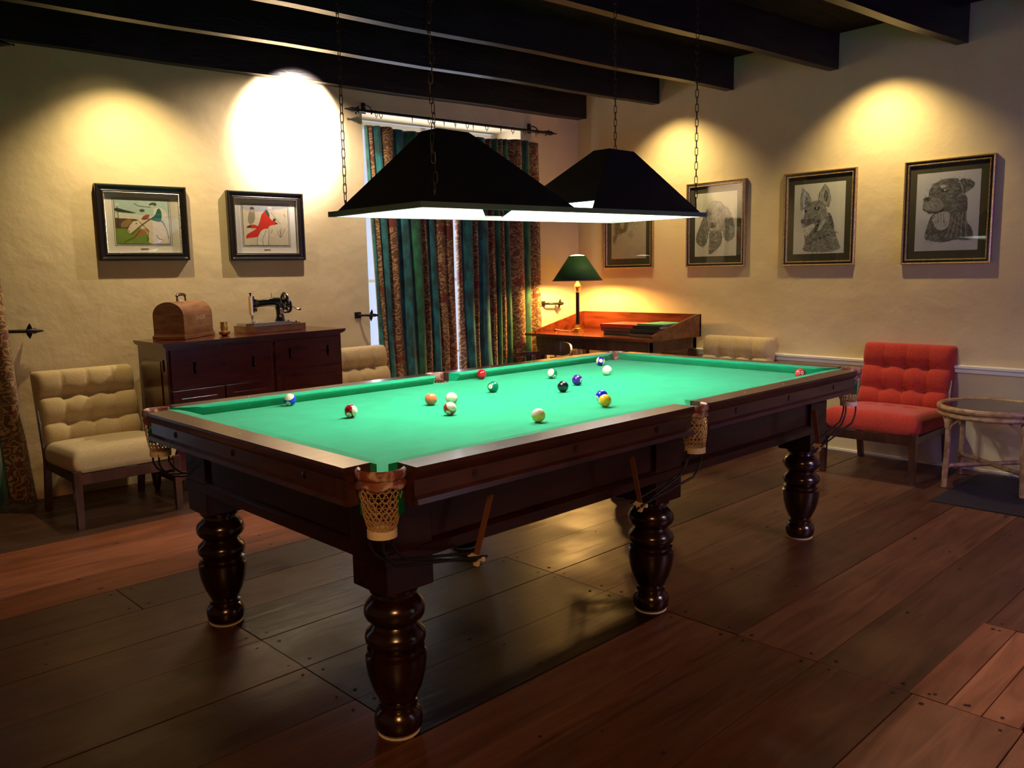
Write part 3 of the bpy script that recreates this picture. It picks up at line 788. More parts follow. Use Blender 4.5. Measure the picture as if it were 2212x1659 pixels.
def dog_rott():
    U, Q, C = base_paper(NXA, NYA, 3, np.array((.50, .50, .56))); M0 = C.copy()
    fill(C, U, Q, [(.26, .48), (.20, .34), (.14, .16), (.24, .13), (.48, .10), (.66, .14), (.80, .12), (.94, .14), (.90, .28), (.80, .36), (.82, .56), (.80, .70), (.58, .76), (.44, .60), (.40, .46)], (.10, .10, .10), 1, 2)
    fill(C, U, Q, [(.20, .70), (.20, .80), (.34, .90), (.54, .92), (.68, .90), (.78, .74), (.70, .58), (.56, .52), (.44, .50), (.36, .48), (.22, .50), (.12, .52), (.10, .58), (.16, .70)], (.11, .11, .11), 1, 2)
    fill(C, U, Q, [(.66, .90), (.80, .89), (.92, .84), (.90, .78), (.76, .70), (.70, .72)], (.09, .09, .09), 1, 2); stroke(C, U, Q, [(.66, .90), (.72, .78), (.74, .70), (.90, .78)], .009, (.35, .35, .35), .7)
    fill(C, U, Q, [(.14, .70), (.28, .71), (.40, .66), (.46, .56), (.36, .50), (.20, .52), (.12, .54), (.11, .60)], (.22, .22, .22), 1, 2)
    ell(C, U, Q, .17, .665, .06, .03, DK); ell(C, U, Q, .31, .82, .03, .02, LT); ell(C, U, Q, .42, .82, .045, .02, (.5, .5, .5)); ell(C, U, Q, .45, .765, .055, .02, DK); ell(C, U, Q, .45, .77, .015, .01, (.6, .6, .6))
    fill(C, U, Q, [(.26, .46), (.54, .52), (.56, .36), (.50, .27), (.36, .26), (.28, .36)], (.40, .40, .42), 1, 2); stroke(C, U, Q, [(.12, .54), (.22, .49), (.34, .485), (.46, .52)], .012, DK)
    for k in range(3): stroke(C, U, Q, [(.36+.04*k, .47), (.37+.05*k, .36)], .009, MD, .9)
    for k in range(5): stroke(C, U, Q, [(.60+.05*k, .48), (.56+.06*k, .30), (.50+.08*k, .16)], .008, (.42, .42, .42), .5)
    fur(C, U, Q, M0, 3, 1700, lambda x, y: (3.0 if y > .5 else -1.9)+.7*math.sin(x*9+y*5), pd=.45, lite=(.36, .36, .38)); return C
def dog_terrier():
    U, Q, C = base_paper(NXA, NYA, 4, np.array((.46, .42, .33))); M0 = C.copy()
    fill(C, U, Q, [(.08, .95), (.20, .99), (.52, .98), (.60, .80), (.50, .60), (.44, .46), (.30, .44), (.16, .42), (.08, .46), (.10, .7)], (.20, .15, .09), 1, 2)
    fill(C, U, Q, [(.22, .90), (.34, .94), (.40, .66), (.34, .48), (.24, .62)], (.46, .42, .33), .9, 2)
    fill(C, U, Q, [(.62, .86), (.74, .90), (.84, .80), (.84, .60), (.74, .50), (.60, .54), (.56, .70)], (.50, .45, .35), 1, 2); ell(C, U, Q, .68, .78, .09, .07, (.10, .07, .04), .9); ell(C, U, Q, .78, .68, .04, .06, DK, .8)
    ell(C, U, Q, .62, .64, .04, .02, DK, .9); fill(C, U, Q, [(.82, .98), (.92, .98), (.94, .86), (.88, .80), (.80, .88)], (.26, .20, .12), .9, 2)
    fill(C, U, Q, [(.02, .42), (.20, .46), (.14, .32), (.06, .24)], MD, .9, 2); fill(C, U, Q, [(.46, .40), (.60, .52), (.66, .34), (.52, .40)], MD, .3, 2)
    fur(C, U, Q, M0, 4, 1700, lambda x, y: -1.6+.6*math.sin(x*14), dark=(.10, .07, .04), lite=(.50, .46, .36)); return C
def pic_jockey():
    U, Q, C = base_paper(170, 130, 5, np.array((.42, .55, .50))); IN = (.04, .03, .02)
    fill(C, U, Q, [(0, 0), (.62, 0), (.62, .36), (0, .36)], (.17, .27, .04), 1, 0)
    fill(C, U, Q, [(0, .50), (.5, .52), (1, .55), (1, .66), (.30, .66), (0, .72)], (.62, .60, .50), 1, 1); fill(C, U, Q, [(0, .82), (.2, .76), (.44, .69), (.2, .70), (0, .72)], (.03, .045, .02), 1, 1)
    fill(C, U, Q, [(0, .34), (0, .58), (.40, .56), (.40, .34)], (.10, .06, .03), 1, 0)
    fill(C, U, Q, [(.08, .40), (.14, .52), (.26, .56), (.34, .50), (.26, .40), (.14, .36)], (.28, .17, .08), 1, 1)
    cream = (.66, .58, .42)
    fill(C, U, Q, [(.52, .58), (.72, .56), (.86, .52), (.94, .34), (.97, .12), (.94, 0), (.58, 0), (.60, .14), (.56, .26), (.44, .36), (.40, .44)], cream, 1, 1)
    fill(C, U, Q, [(.20, .30), (.24, .40), (.32, .52), (.42, .54), (.48, .46), (.42, .34), (.30, .26), (.24, .24)], cream, 1, 1)
    fill(C, U, Q, [(.36, .26), (.44, .34), (.60, .36), (.58, .24), (.44, .20), (.30, .12)], (.40, .14, .06), .8, 1)
    fill(C, U, Q, [(.86, .64), (.90, .80), (1, .66), (1, .10), (.96, .10), (.94, .4)], (.62, .60, .52), 1, 1)
    fill(C, U, Q, [(.46, .56), (.54, .66), (.64, .68), (.62, .60), (.54, .54)], (.34, .08, .04), 1, 1); ell(C, U, Q, .50, .76, .05, .035, (.08, .08, .05))
    fill(C, U, Q, [(.70, .76), (.78, .86), (.92, .80), (.96, .64), (.86, .58), (.74, .58)], (.66, .66, .58), 1, 1)
    fill(C, U, Q, [(.64, .58), (.74, .66), (.80, .84), (.86, .78), (.86, .60), (.84, .50), (.68, .54)], (.02, .13, .09), 1, 1)
    fill(C, U, Q, [(.62, .90), (.70, .96), (.78, .94), (.77, .87), (.66, .88)], (.03, .12, .08), 1, 1); ell(C, U, Q, .70, .86, .04, .035, (.60, .45, .32))
    for p in ([(.20, .30), (.24, .40), (.32, .52), (.42, .54)], [(.52, .58), (.72, .56), (.86, .52), (.94, .34), (.97, .12)], [(.30, .26), (.44, .40), (.64, .58)], [(.28, .22), (.50, .44), (.66, .58)], [(.14, .04), (.32, .14), (.44, .30)], [(.04, .36), (.06, .60), (.05, .86)], [(.56, .06), (.60, .30), (.44, .50)], [(.66, .84), (.44, .86), (.36, .92)], [(.74, .20), (.78, .12), (.84, .10)]): stroke(C, U, Q, p, .009, IN, .85, .77)
    ell(C, U, Q, .235, .29, .015, .012, IN); ell(C, U, Q, .38, .46, .015, .012, IN); ell(C, U, Q, .05, .88, .03, .035, (.7, .7, .62), .6)
    m = np.ones(U.shape); hatch(C, U, Q, m, 6, .05, 50, 20, .3); return C
def pic_hunter():
    U, Q, C = base_paper(170, 130, 7, np.array((.66, .58, .42))); IN = (.05, .04, .03)
    fill(C, U, Q, [(0, .88), (.3, .82), (.6, .88), (1, .94), (1, 1), (0, 1)], (.40, .40, .42), 1, 1)
    fill(C, U, Q, [(.10, .62), (.14, .84), (.24, .90), (.28, .72), (.24, .56), (.14, .50)], (.26, .24, .14), .9, 1); ell(C, U, Q, .21, .91, .05, .04, (.10, .08, .05)); ell(C, U, Q, .21, .85, .035, .035, (.5, .36, .24))
    red = (.62, .035, .02)
    fill(C, U, Q, [(.50, .88), (.56, .82), (.60, .64), (.72, .60), (.74, .52), (.58, .50), (.54, .42), (.44, .34), (.30, .20), (.12, .18), (.04, .16), (.06, .26), (.18, .34), (.30, .42), (.36, .56), (.42, .78)], red, 1, 1)
    fill(C, U, Q, [(.06, .44), (.16, .52), (.30, .50), (.34, .42), (.16, .42)], red, 1, 1); fill(C, U, Q, [(.06, .43), (.12, .50), (.20, .46), (.12, .42)], (.05, .05, .03), 1, 1)
    fill(C, U, Q, [(.48, .88), (.54, .90), (.60, .74), (.56, .70)], (.03, .10, .06), 1, 1); ell(C, U, Q, .63, .86, .04, .045, (.60, .52, .42)); ell(C, U, Q, .60, .94, .05, .03, (.6, .6, .56))
    fill(C, U, Q, [(.40, .40), (.56, .42), (.53, .0), (.28, .0), (.30, .2)], (.68, .64, .52), 1, 1); ell(C, U, Q, .69, .64, .035, .035, (.06, .05, .03)); ell(C, U, Q, .73, .55, .03, .025, (.06, .05, .03))
    for p in ([(.56, .40), (.53, 0)], [(.50, .38), (.40, .14), (.42, 0)], [(.30, .24), (.28, 0)], [(.62, .82), (.82, .54)], [(.42, .78), (.36, .56), (.30, .42)], [(.80, .20), (.84, .44)], [(.82, .20), (.92, .42)], [(.80, .20), (.74, .36)], [(.82, .20), (.80, .40)], [(.90, .80), (.94, .72)], [(.60, .30), (.64, .40)]): stroke(C, U, Q, p, .007, IN, .8, .77)
    m = np.ones(U.shape); hatch(C, U, Q, m, 8, .05, 50, 20, .3); return C
def dog_picture(yc, zc, art, label):
    w, h = .5607, .6874
    # local frame: X runs to the viewer's right, -Y faces the room
    e = empty('framed_picture', (xw(yc)-.001, yc, zc), -PI/2-math.atan(KX)+.0, label, 'picture', 'framed dog drawings on the right wall')
    mb = MB(); frame_ring(mb, w, h, [(0, 0), (0, -.022), (.004, -.026), (.009, -.024), (.012, -.018), (.024, -.018), (.026, -.022), (.031, -.022), (.034, -.012), (.034, 0)]); mb.build('frame', 'gold', e)
    mb = MB(); frame_ring(mb, w-.022, h-.022, [(0, -.0178), (0, -.0190), (.0135, -.0190), (.0135, -.0178)]); mb.build('frame_inlay', 'picblack', e)
    mb = MB(); mb.box((-w/2+.03, -.008, -h/2+.03), (w/2-.03, -.002, h/2-.03)); mb.build('mat_board', 'matgreen', e)
    print_obj(w-.165, h-.175, art(), NYA, NXA, e, -.0086)
    mb = MB(); mb.box((-w/2+.032, -.0125, -h/2+.032), (w/2-.032, -.0110, h/2-.032)); mb.build('glass_pane', 'glass', e)
dog_picture(1.27, 1.719, dog_spaniel, 'gilt framed pencil drawing of a long-eared spaniel behind the lamp chain')
dog_picture(.382, 1.715, dog_shepherd, 'gilt framed pencil drawing of a pointed-ear shepherd dog with open mouth')
dog_picture(-.509, 1.710, dog_rott, 'gilt framed pencil drawing of a heavy dark dog looking left, above the red chair')
dog_picture(2.178, 1.721, dog_terrier, 'gilt framed dog drawing half hidden behind the hanging billiard lamp')
def hunt_picture(xc, zc, art, label):
    w, h = .562, .483
    e = empty('framed_picture', (xc, yw(xc)-.001, zc), ALPHA, label, 'picture', 'black framed sporting prints on the left wall')
    mb = MB(); frame_ring(mb, w, h, [(0, 0), (0, -.036), (.006, -.042), (.014, -.040), (.022, -.030), (.034, -.028), (.040, -.032), (.044, -.030), (.046, -.020), (.046, 0)]); mb.build('frame', 'picblack', e)
    mb = MB(); frame_ring(mb, w-.092, h-.092, [(0, -.005), (0, -.029), (.004, -.030), (.006, -.026), (.006, -.005)])
    for i in range(46):
        t = -w/2+.052+(w-.104)*i/45
        for s in (-1, 1): mb.sphere((t, -.029, s*(h/2-.049)), .0038, 4)
    for i in range(38):
        t = -h/2+.052+(h-.104)*i/37
        for s in (-1, 1): mb.sphere((s*(w/2-.049), -.029, t), .0038, 4)
    mb.build('beaded_slip', 'steel', e)
    mb = MB(); mb.box((-w/2+.04, -.006, -h/2+.04), (w/2-.04, -.002, h/2-.04)); mb.build('mat_board', 'matwhite', e)
    pw, ph = w-.225, h-.20
    print_obj(pw, ph, art(), 130, 170, e, -.0066).location.z = .008
    mb = MB(); frame_ring(mb, pw+.022, ph+.022, [(0, -.0062), (0, -.0070), (.0022, -.0070), (.0022, -.0062)]); frame_ring(mb, pw+.004, ph+.004, [(0, -.0062), (0, -.0075), (.003, -.0075), (.003, -.0062)])
    ln = mb.build('ruled_border', 'matgreen', e); ln.location.z = .008
    mb = MB(); mb.box((-.024, -.009, -h/2+.074), (.024, -.006, -h/2+.080)); mb.build('title_plate', 'brass', e)
    mb = MB(); mb.box((-w/2+.044, -.020, -h/2+.044), (w/2-.044, -.0185, h/2-.044)); mb.build('glass_pane', 'glass', e)
hunt_picture(-.499, 1.723, pic_jockey, 'black framed colour print of jockeys racing on horses')
hunt_picture(.338, 1.719, pic_hunter, 'black framed colour print of a man in a red coat, above the sewing machine')

# ------------------------------------------------------------------ curtains, rods, holdbacks
def curtain(name, stripes, ytop_off, ztop, zbot, label, lean, n_f=None, group=None, xshift=lambda v: 0):
    # stripes: list of (x0, x1, material index); folds bulge toward the room
    ns = 7; cols = []
    for k, (x0, x1, mi) in enumerate(stripes):
        for j in range(ns):
            t = j/ns; cols.append((x0+(x1-x0)*t, math.sin(PI*t), mi, x1-x0))
    cols.append((stripes[-1][1], 0, stripes[-1][2], .05))
    nz = 46; me_v = []; me_f = []; mats_i = []
    xa, xb = stripes[0][0], stripes[-1][1]
    for i in range(nz+1):
        v = i/nz; z = ztop + (zbot-ztop)*v
        for c, (x, s, mi, wd) in enumerate(cols):
            xx = x + lean(x, v)
            deep = .5+.5*math.sin(c*2.1)
            amp = min(.10, .30*wd+.042)*(.55+.45*v)
            yy = yw(xx) - ytop_off - amp*(s**.8) + .010*math.sin(v*9+c*.8)*v + (.012*math.sin(xx*23+v*2))
            me_v.append((xx + .006*math.sin(v*7+c)*v, yy, z - (.008*math.sin(x*9) if i < 1 else 0)))
    nc = len(cols)
    for i in range(nz):
        for c in range(nc-1):
            a = i*nc+c; me_f.append((a, a+nc, a+nc+1, a+1)); mats_i.append(cols[c][2])
    me = bpy.data.meshes.new(name); me.from_pydata(me_v, [], me_f)
    for m in ('teal', 'brocade', 'green'): me.materials.append(M[m])
    me.polygons.foreach_set('material_index', mats_i); me.polygons.foreach_set('use_smooth', [True]*len(me.polygons))
    o = bpy.data.objects.new(name, me); COL.objects.link(o)
    sd = o.modifiers.new('thickness', 'SOLIDIFY'); sd.thickness = .004; sd.offset = 0
    return tag(o, label, 'curtain', group)
def px2x(px): # image column at mid height of the curtain -> x on the curtain plane
    d = unpx(px, 600); k = KW
    t = (YW0-.095+k*(XW-CAM.x)-CAM.y)/(d.y+k*d.x); return CAM.x+d.x*t
def stripes(lst): return [(px2x(a), px2x(b), m) for a, b, m in lst]
Lst = stripes([(814, 819, 0), (819, 829, 1), (829, 844, 0), (844, 870, 1), (870, 893, 0), (893, 917, 2), (917, 931, 1), (931, 948, 0), (948, 965, 1), (965, 987, 1)])
Rst = stripes([(992, 1001, 1), (1001, 1024, 0), (1024, 1035, 1), (1035, 1061, 0), (1061, 1071, 1), (1071, 1083, 2), (1083, 1094, 1), (1094, 1107, 2), (1107, 1134, 1), (1134, 1151, 2), (1151, 1172, 1)])
curtain('curtain', Lst, .06, 2.485, .02, 'left half of the teal and brown striped window curtain', lambda x, v: -.030*(1-v)*(1-(x-1.18)/.9) - .045*v*((x-1.18)/.85)*1.0 + .045*v, group='striped curtains at the window')
curtain('curtain', Rst, .06, 2.495, .02, 'right half of the striped window curtain, beside the desk lamp', lambda x, v: .020*v*(2.87-x)/.85 - .05*v*max(0, (x-2.05)/.8)*max(0, v-.4), group='striped curtains at the window')
dk = [(-2.40+i*.11, -2.40+(i+1)*.11, (0, 2, 1)[i % 3]) for i in range(9)]
curtain('curtain', dk, .085, 2.60, .02, 'dark curtain hanging at the far left edge', lambda x, v: .14*v*((x+2.35)/1.0) , group=None)
def rod(xa, xb, z, rings_at, label, fin_l=True):
    off = .115
    P = lambda x, dy=0, dz=0: V(x, yw(x)-off+dy, z+dz)
    e = empty('curtain_rod', P((xa+xb)/2), 0, label, 'curtain rod')
    def cc(o): o.parent = e; o.matrix_parent_inverse = Matrix.Translation(-e.location); return o
    mb = MB(); mb.tube([P(xa), P(xb)], .011, 10); cc(mb.build('rod', 'iron', smooth=60))
    for x, s in ((xa, -1), (xb, 1)):
        if x == xa and not fin_l: continue
        mb = MB(); d = V(s*math.cos(ALPHA), s*math.sin(ALPHA), 0); up = V(0, 0, 1); sd = d.cross(up)
        p = P(x); mb.tube([p, p+d*.02, p+d*.035, p+d*.06, p+d*.085, p+d*.115, p+d*.13], [.012, .018, .012, .020, .012, .004, .007], 10)
        for k in range(4):
            a = k*PI/2+PI/4; w = up*math.cos(a)+sd*math.sin(a)
            q = p + d*.03; mb.loft([[q-d*.012+w*.006, q+d*.012+w*.006, q+d*.010+w*.010, q-d*.010+w*.010], [q-d*.004+w*.035-d*.012, q+w*.035-d*.008, q+w*.037-d*.008, q+w*.037-d*.012]])
        cc(mb.build('finial', 'iron', smooth=50))
    for x in (xa+.10, xb-.09):
        mb = MB(); p = P(x); mb.tube([p+V(0, .105, .05), p+V(0, .06, .055), p+V(0, .02, .035), p+V(0, 0, .012), p+V(0, 0, -.02)], .006, 8); mb.box(tuple(p+V(-.015, .098, .0)), tuple(p+V(.015, .112, .08)))
        cc(mb.build('rod_bracket', 'iron', smooth=50))
    for x in rings_at:
        p = P(x); mb = MB(); a0 = random.uniform(.3, 1.3); w = V(math.cos(a0), math.sin(a0), 0)
        mb.tube([p+V(0, 0, -.012)+w*.024*math.cos(2*PI*k/16)+V(0, 0, .024*math.sin(2*PI*k/16)) for k in range(16)], .0028, 6, closed=True)
        mb.tube([p+V(0, 0, -.036), p+V(0, 0, -.05)], .002, 5); cc(mb.build('curtain_ring', 'iron', smooth=60))
rod(1.06, 2.90, 2.585, [1.20, 1.24, 1.52, 1.68, 1.82, 1.93, 2.05, 2.11, 2.25, 2.40, 2.53, 2.66, 2.79], 'black iron curtain rod with leaf finials above the striped window curtain')
rod(-2.6, -1.30, 2.72, [], 'iron curtain rod at the far left edge, only its finial in view', fin_l=False)
def holdback(x, z, label, lf, ln):
    # wall plate, bent arm running to the right, leaf collar at lf and a pointed end at ln
    y0 = yw(x); mb = MB()
    mb.box((x-.030, y0-.007, z-.024), (x+.026, y0+.002, z+.024))
    P = lambda t, dy, dz=0: V(x+t, y0-dy-KW*t, z+dz)
    mb.tube([P(0, .004), P(.004, .045), P(.03, .068), P(lf, .07, -.003), P(ln-.02, .066, -.004), P(ln, .064, -.004)], [.010, .010, .010, .011, .009, .004], 8)
    q = P(lf, .07, -.003)
    for k in range(4):
        a = k*PI/2+.2; w = V(0, math.cos(a), math.sin(a)); d = V(1, 0, 0)
        mb.loft([[q-d*.022+w*.006, q+d*.018+w*.006, q+d*.015+w*.012, q-d*.018+w*.012], [q-d*.012+w*.026, q+d*.010+w*.026, q+d*.010+w*.030, q-d*.012+w*.030], [q-d*.001+w*.046, q+d*.002+w*.046, q+d*.002+w*.048, q-d*.001+w*.048]])
    mb.tube([P(lf-.04, .07, -.003), P(lf-.01, .07, -.003), P(lf+.03, .069, -.003), P(lf+.05, .068, -.003)], [.005, .015, .017, .006], 8)
    tag(mb.build('curtain_holdback', 'iron', smooth=50), label, 'holdback', 'iron holdbacks beside the curtains')
holdback(1.045, 1.05, 'black iron curtain holdback left of the striped curtain', .075, .185)
holdback(2.955, 1.068, 'dark iron curtain holdback behind the desk lamp', .14, .20)
holdback(-1.36, 1.062, 'black iron leaf-shaped holdback at far left above the buff chair', .14, .215)

# ------------------------------------------------------------------ upholstered chairs
def smoothstep(t): t = max(0, min(1, t)); return t*t*(3-2*t)
def cushion_mesh(name, w, h, th, nx, nz, buttons, seams, fabric, parent, mtx, puff=.030, rad=.04):
    # slab in local coords: X width, Z height, front face toward -Y with buttoned tufts
    gx, gz = nx*12, nz*12
    def front(u, v):
        x = (u-.5)*w; z = v*h
        ex = min(u, 1-u)*w; ez = min(v, 1-v)*h
        edge = 0
        for e_ in (ex, ez):
            if e_ < rad: edge += rad - math.sqrt(max(0, rad*rad-(rad-e_)**2))
        edge = min(edge, th*.5)
        y = -th/2 + edge
        su = abs(math.sin(PI*u*nx)); sv = 1
        if seams == 'grid':
            # rows at nonuniform heights
            rows = buttons['rows']; k = 0
            while k < len(rows)-2 and v > rows[k+1]: k += 1
            sv = abs(math.sin(PI*(v-rows[k])/(rows[k+1]-rows[k])))
            y -= puff*((su**.40)*.6*(.3+.7*sv**.4) + sv**.40*1.0) - puff*.8
        else:
            y -= puff*.6*(1-abs(2*u-1)**3)*(1-abs(2*v-1)**3)
        for bx, bz in buttons['pts']:
            d2 = ((x-bx)/.045)**2 + ((z-bz)/.036)**2
            y += .034*math.exp(-d2*1.4)
        return Vector((x, y, z))
    vs = []; fs = []
    for j in range(gz+1):
        for i in range(gx+1): vs.append(front(i/gx, j/gz))
    nf = len(vs)
    for j in range(gz+1):
        for i in range(gx+1):
            u, v = i/gx, j/gz; ex = min(u, 1-u)*w; ez = min(v, 1-v)*h; edge = 0
            for e_ in (ex, ez):
                if e_ < rad: edge += rad - math.sqrt(max(0, rad*rad-(rad-e_)**2))
            edge = min(edge, th*.5)
            vs.append(Vector(((u-.5)*w, th/2-edge, v*h)))
    W_ = gx+1
    for j in range(gz):
        for i in range(gx):
            a = j*W_+i; fs.append((a, a+1, a+1+W_, a+W_)); b = a+nf; fs.append((b, b+W_, b+1+W_, b+1))
    for i in range(gx): a = i; fs.append((a, a+nf, a+1+nf, a+1)); a = gz*W_+i; fs.append((a, a+1, a+1+nf, a+nf))
    for j in range(gz): a = j*W_; fs.append((a, a+W_, a+W_+nf, a+nf)); a = j*W_+gx; fs.append((a, a+nf, a+W_+nf, a+W_))
    me = bpy.data.meshes.new(name); me.from_pydata([mtx @ v for v in vs], [], fs); me.materials.append(M[fabric])
    me.polygons.foreach_set('use_smooth', [True]*len(me.polygons))
    o = bpy.data.objects.new(name, me); COL.objects.link(o); o.parent = parent
    # buttons
    for bx, bz in buttons['pts']:
        mb = MB(); p = front(bx/w+.5, bz/h); mb.sphere(mtx @ (p+V(0, -.003, 0)), .009, 6); mb.build('button', fabric, o, smooth=60)
    return o
def lounge_chair(loc, rz, fabric, label, w=.56):
    e = empty('lounge_chair', loc, rz, label, 'chair', None)
    # local: front at y=0 facing -Y, origin on floor at front centre
    bh = .46
    tilt = Matrix.Translation((0, .585, .375)) @ Matrix.Rotation(math.radians(-13), 4, 'X')
    rows = [0, .30, .64, 1.0]; xs = (-w*.22, 0, w*.22)
    cushion_mesh('backrest', w, bh, .13, 4, 3, dict(rows=rows, pts=[(x, r*bh) for r in rows[1:3] for x in xs]), 'grid', fabric, e, tilt)
    seat = Matrix.Translation((0, .0, .285+.055)) @ Matrix.Rotation(math.radians(-90-3), 4, 'X')
    # seat slab: local Z becomes depth, -Y becomes up
    sm = Matrix.Translation((0, .0, .365)) @ Matrix(((1, 0, 0, 0), (0, 0, 1, 0), (0, -1, 0, 0), (0, 0, 0, 1)))
    sm = Matrix.Rotation(math.radians(-2.5), 4, 'X') @ sm
    cushion_mesh('seat', w, .56, .135, 4, 3, dict(rows=[0, .5, 1], pts=[(x, .34) for x in xs]), 'plain', fabric, e, sm, puff=.03, rad=.045)
    for sx in (-1, 1):
        x = sx*(w/2-.012)
        mb = MB(); mb.loft([[(x-.017, .0, 0), (x+.017, .0, 0), (x+.017, .032, 0), (x-.017, .032, 0)], [(x-.021, -.006, .322), (x+.021, -.006, .322), (x+.021, .04, .322), (x-.021, .04, .322)]]); mb.build('leg', 'darkwood', e)
        mb = MB(); mb.loft([[(x-.017, .60, 0), (x+.017, .60, 0), (x+.017, .635, 0), (x-.017, .635, 0)], [(x-.017, .53, .30), (x+.017, .53, .30), (x+.017, .575, .30), (x-.017, .575, .30)], [(x-.015, .60, .60), (x+.015, .60, .60), (x+.015, .625, .60), (x-.015, .625, .60)]]); mb.build('leg', 'darkwood', e)
    mb = MB(); mb.box((-w/2+.01, .004, .245), (w/2-.01, .026, .300)); mb.box((-w/2, .02, .255), (-w/2+.022, .57, .298)); mb.box((w/2-.022, .02, .255), (w/2, .57, .298)); mb.box((-w/2, .54, .255), (w/2, .57, .298)); mb.build('seat_frame', 'darkwood', e)
    return e
lounge_chair((-.985, 2.335, 0), 0, 'buff', 'buff buttoned armless chair left of the sideboard', w=.57)
lounge_chair((.858, 2.14, 0), 0, 'buff', 'buff buttoned chair between the sideboard and the striped curtain', w=.535)
lounge_chair((2.655, -.315, 0), -PI/2, 'red', 'red buttoned armless chair under the dog drawings', w=.60)
lounge_chair((2.60, .975, 0), -PI/2, 'buff', 'buff buttoned chair to the right of the writing desk', w=.60)

# ------------------------------------------------------------------ sideboard
SBX, SBY = -.672, 2.505; SW, SD, SH = 1.250, .46, .975; TILT = math.radians(-.80)
sb = empty('sideboard', (SBX, SBY, 0), 0, 'dark red mahogany sideboard below the two sporting prints', 'sideboard')
def topz(x): return SH - math.tan(TILT)*x      # the top rises slightly to the right
def sheared(mb_, name, m, parent=sb, smooth=None):
    for v in mb_.bm.verts:
        if v.co.z > .1: v.co.z += -math.tan(TILT)*v.co.x
    return mb_.build(name, m, parent, smooth)
mb = MB(); mb.box((.012, .015, .12), (SW-.012, SD, .945)); body = sheared(mb, 'carcass', 'sidewood')
mb = MB(); 
for z0, z1, o_ in ((.945, .952, -.002), (.952, .962, .008), (.962, .975, .014)): mb.box((-o_, -o_, z0), (SW+o_, SD, z1))
sheared(mb, 'top', 'sidewood')
for x in (.05, SW-.05):
    for y in (.06, SD-.05):
        mb = MB(); mb.lathe([(0, .014), (.03, .024), (.08, .028), (.12, .034), (.14, .034)], (x, y, 0), 14)
        sheared(mb, 'leg', 'sidewood', smooth=40)
def handle(parent, x, z):
    mb = MB(); mb.lathe([(0, .009), (.004, .011)], n=10, mtx=Matrix.Translation((x, .006, z+.022)) @ Matrix.Rotation(PI/2, 4, 'X'))
    mb.lathe([(0, .007), (.004, .009)], n=10, mtx=Matrix.Translation((x, .006, z-.022)) @ Matrix.Rotation(PI/2, 4, 'X'))
    mb.tube([(x, -.004, z+.02), (x, -.014, z+.008), (x, -.016, z-.010), (x, -.006, z-.022)], .0045, 8); mb.box((x-.009, .0, z-.034), (x+.009, .008, z+.034))
    sheared(mb, 'handle', 'iron', parent, 50)
for x0, x1, z0, z1 in ((.03, .70, .69, .93), (.72, SW-.03, .74, .93)):
    mb = MB(); mb.box((x0, .0, z0), (x1, .02, z1), bev=.004); d = sheared(mb, 'drawer', 'sidewood')
    for f in (.22, .80): handle(d, x0+(x1-x0)*f, (z0+z1)/2)
for x0, x1, z1 in ((.03, .36, .68), (.37, .70, .68), (.72, SW-.03, .73)):
    mb = MB(); mb.box((x0, .0, .15), (x1, .018, z1), bev=.003); d = sheared(mb, 'door', 'sidewood')
    mb = MB(); mb.box((x0+.05, -.004, .20), (x1-.05, .004, z1-.05), bev=.003); sheared(mb, 'door_panel', 'sidewood', d)
mb = MB(); mb.box((.004, .06, .80), (.014, .075, .87)); mb.box((.006, .10, .20), (.013, SD-.06, .86)); sheared(mb, 'side_panel', 'sidewood')
def zs(x): return topz(x-SBX)+.0005
# arched sewing-machine case, turned on the sideboard
CA = math.radians(37)
cx0, cy0 = -.478, 2.665
cs = empty('machine_case', (cx0, cy0, zs(cx0)+.001), CA, 'brown arched bentwood sewing machine case with carrying handle', 'sewing machine case')
cs.matrix_world = Matrix.Translation(cs.location) @ Matrix.Rotation(TILT, 4, 'Y') @ Matrix.Rotation(CA, 4, 'Z')
cl, cw, chh = .365, .210, .240
arch = [(0, .028), (0, .150)] + [(cw/2-(cw/2)*math.cos(PI*k/14), .150+.085*math.sin(PI*k/14)) for k in range(1, 14)] + [(cw, .150), (cw, .028)]
mb = MB(); mb.prism([(p[0]-cw*0, p[1]) for p in arch], 'x', .006, cl-.006); cb = mb.build('case_body', 'casewood', cs, smooth=30)
mb = MB(); mb.box((-.006, -.006, 0), (cl+.006, cw+.006, .024), bev=.003); mb.box((.0, .0, .024), (cl, cw, .032), bev=.002); mb.build('plinth', 'casewood', cs)
mb = MB(); 
for xx in (.125, .225): mb.tube([(xx, cw/2, .232), (xx, cw/2, .250), (xx+(.008 if xx < .2 else -.008), cw/2, .268)], .005, 8)
mb.tube([(.122, cw/2, .268), (.14, cw/2, .276), (.175, cw/2, .279), (.21, cw/2, .276), (.228, cw/2, .268)], [.007, .010, .011, .010, .007], 10); mb.build('handle', 'darkwood', cs, smooth=60)
mb = MB(); mb.box((.128, cw/2-.016, .234), (.150, cw/2-.004, .246)); mb.tube([(.14, cw/2-.01, .240), (.155, cw/2-.03, .232), (.165, cw/2-.045, .222)], .003, 6); mb.build('paper_tag', 'ivory', cs)
M['caselet'] = mat('case_lettering', (.62, .42, .22), .5)
text('SINGER', .036, 'lettering', 'caselet', cb, Matrix.Translation((cl*.58, -.0008, .125)) @ Matrix.Rotation(PI/2, 4, 'X'))
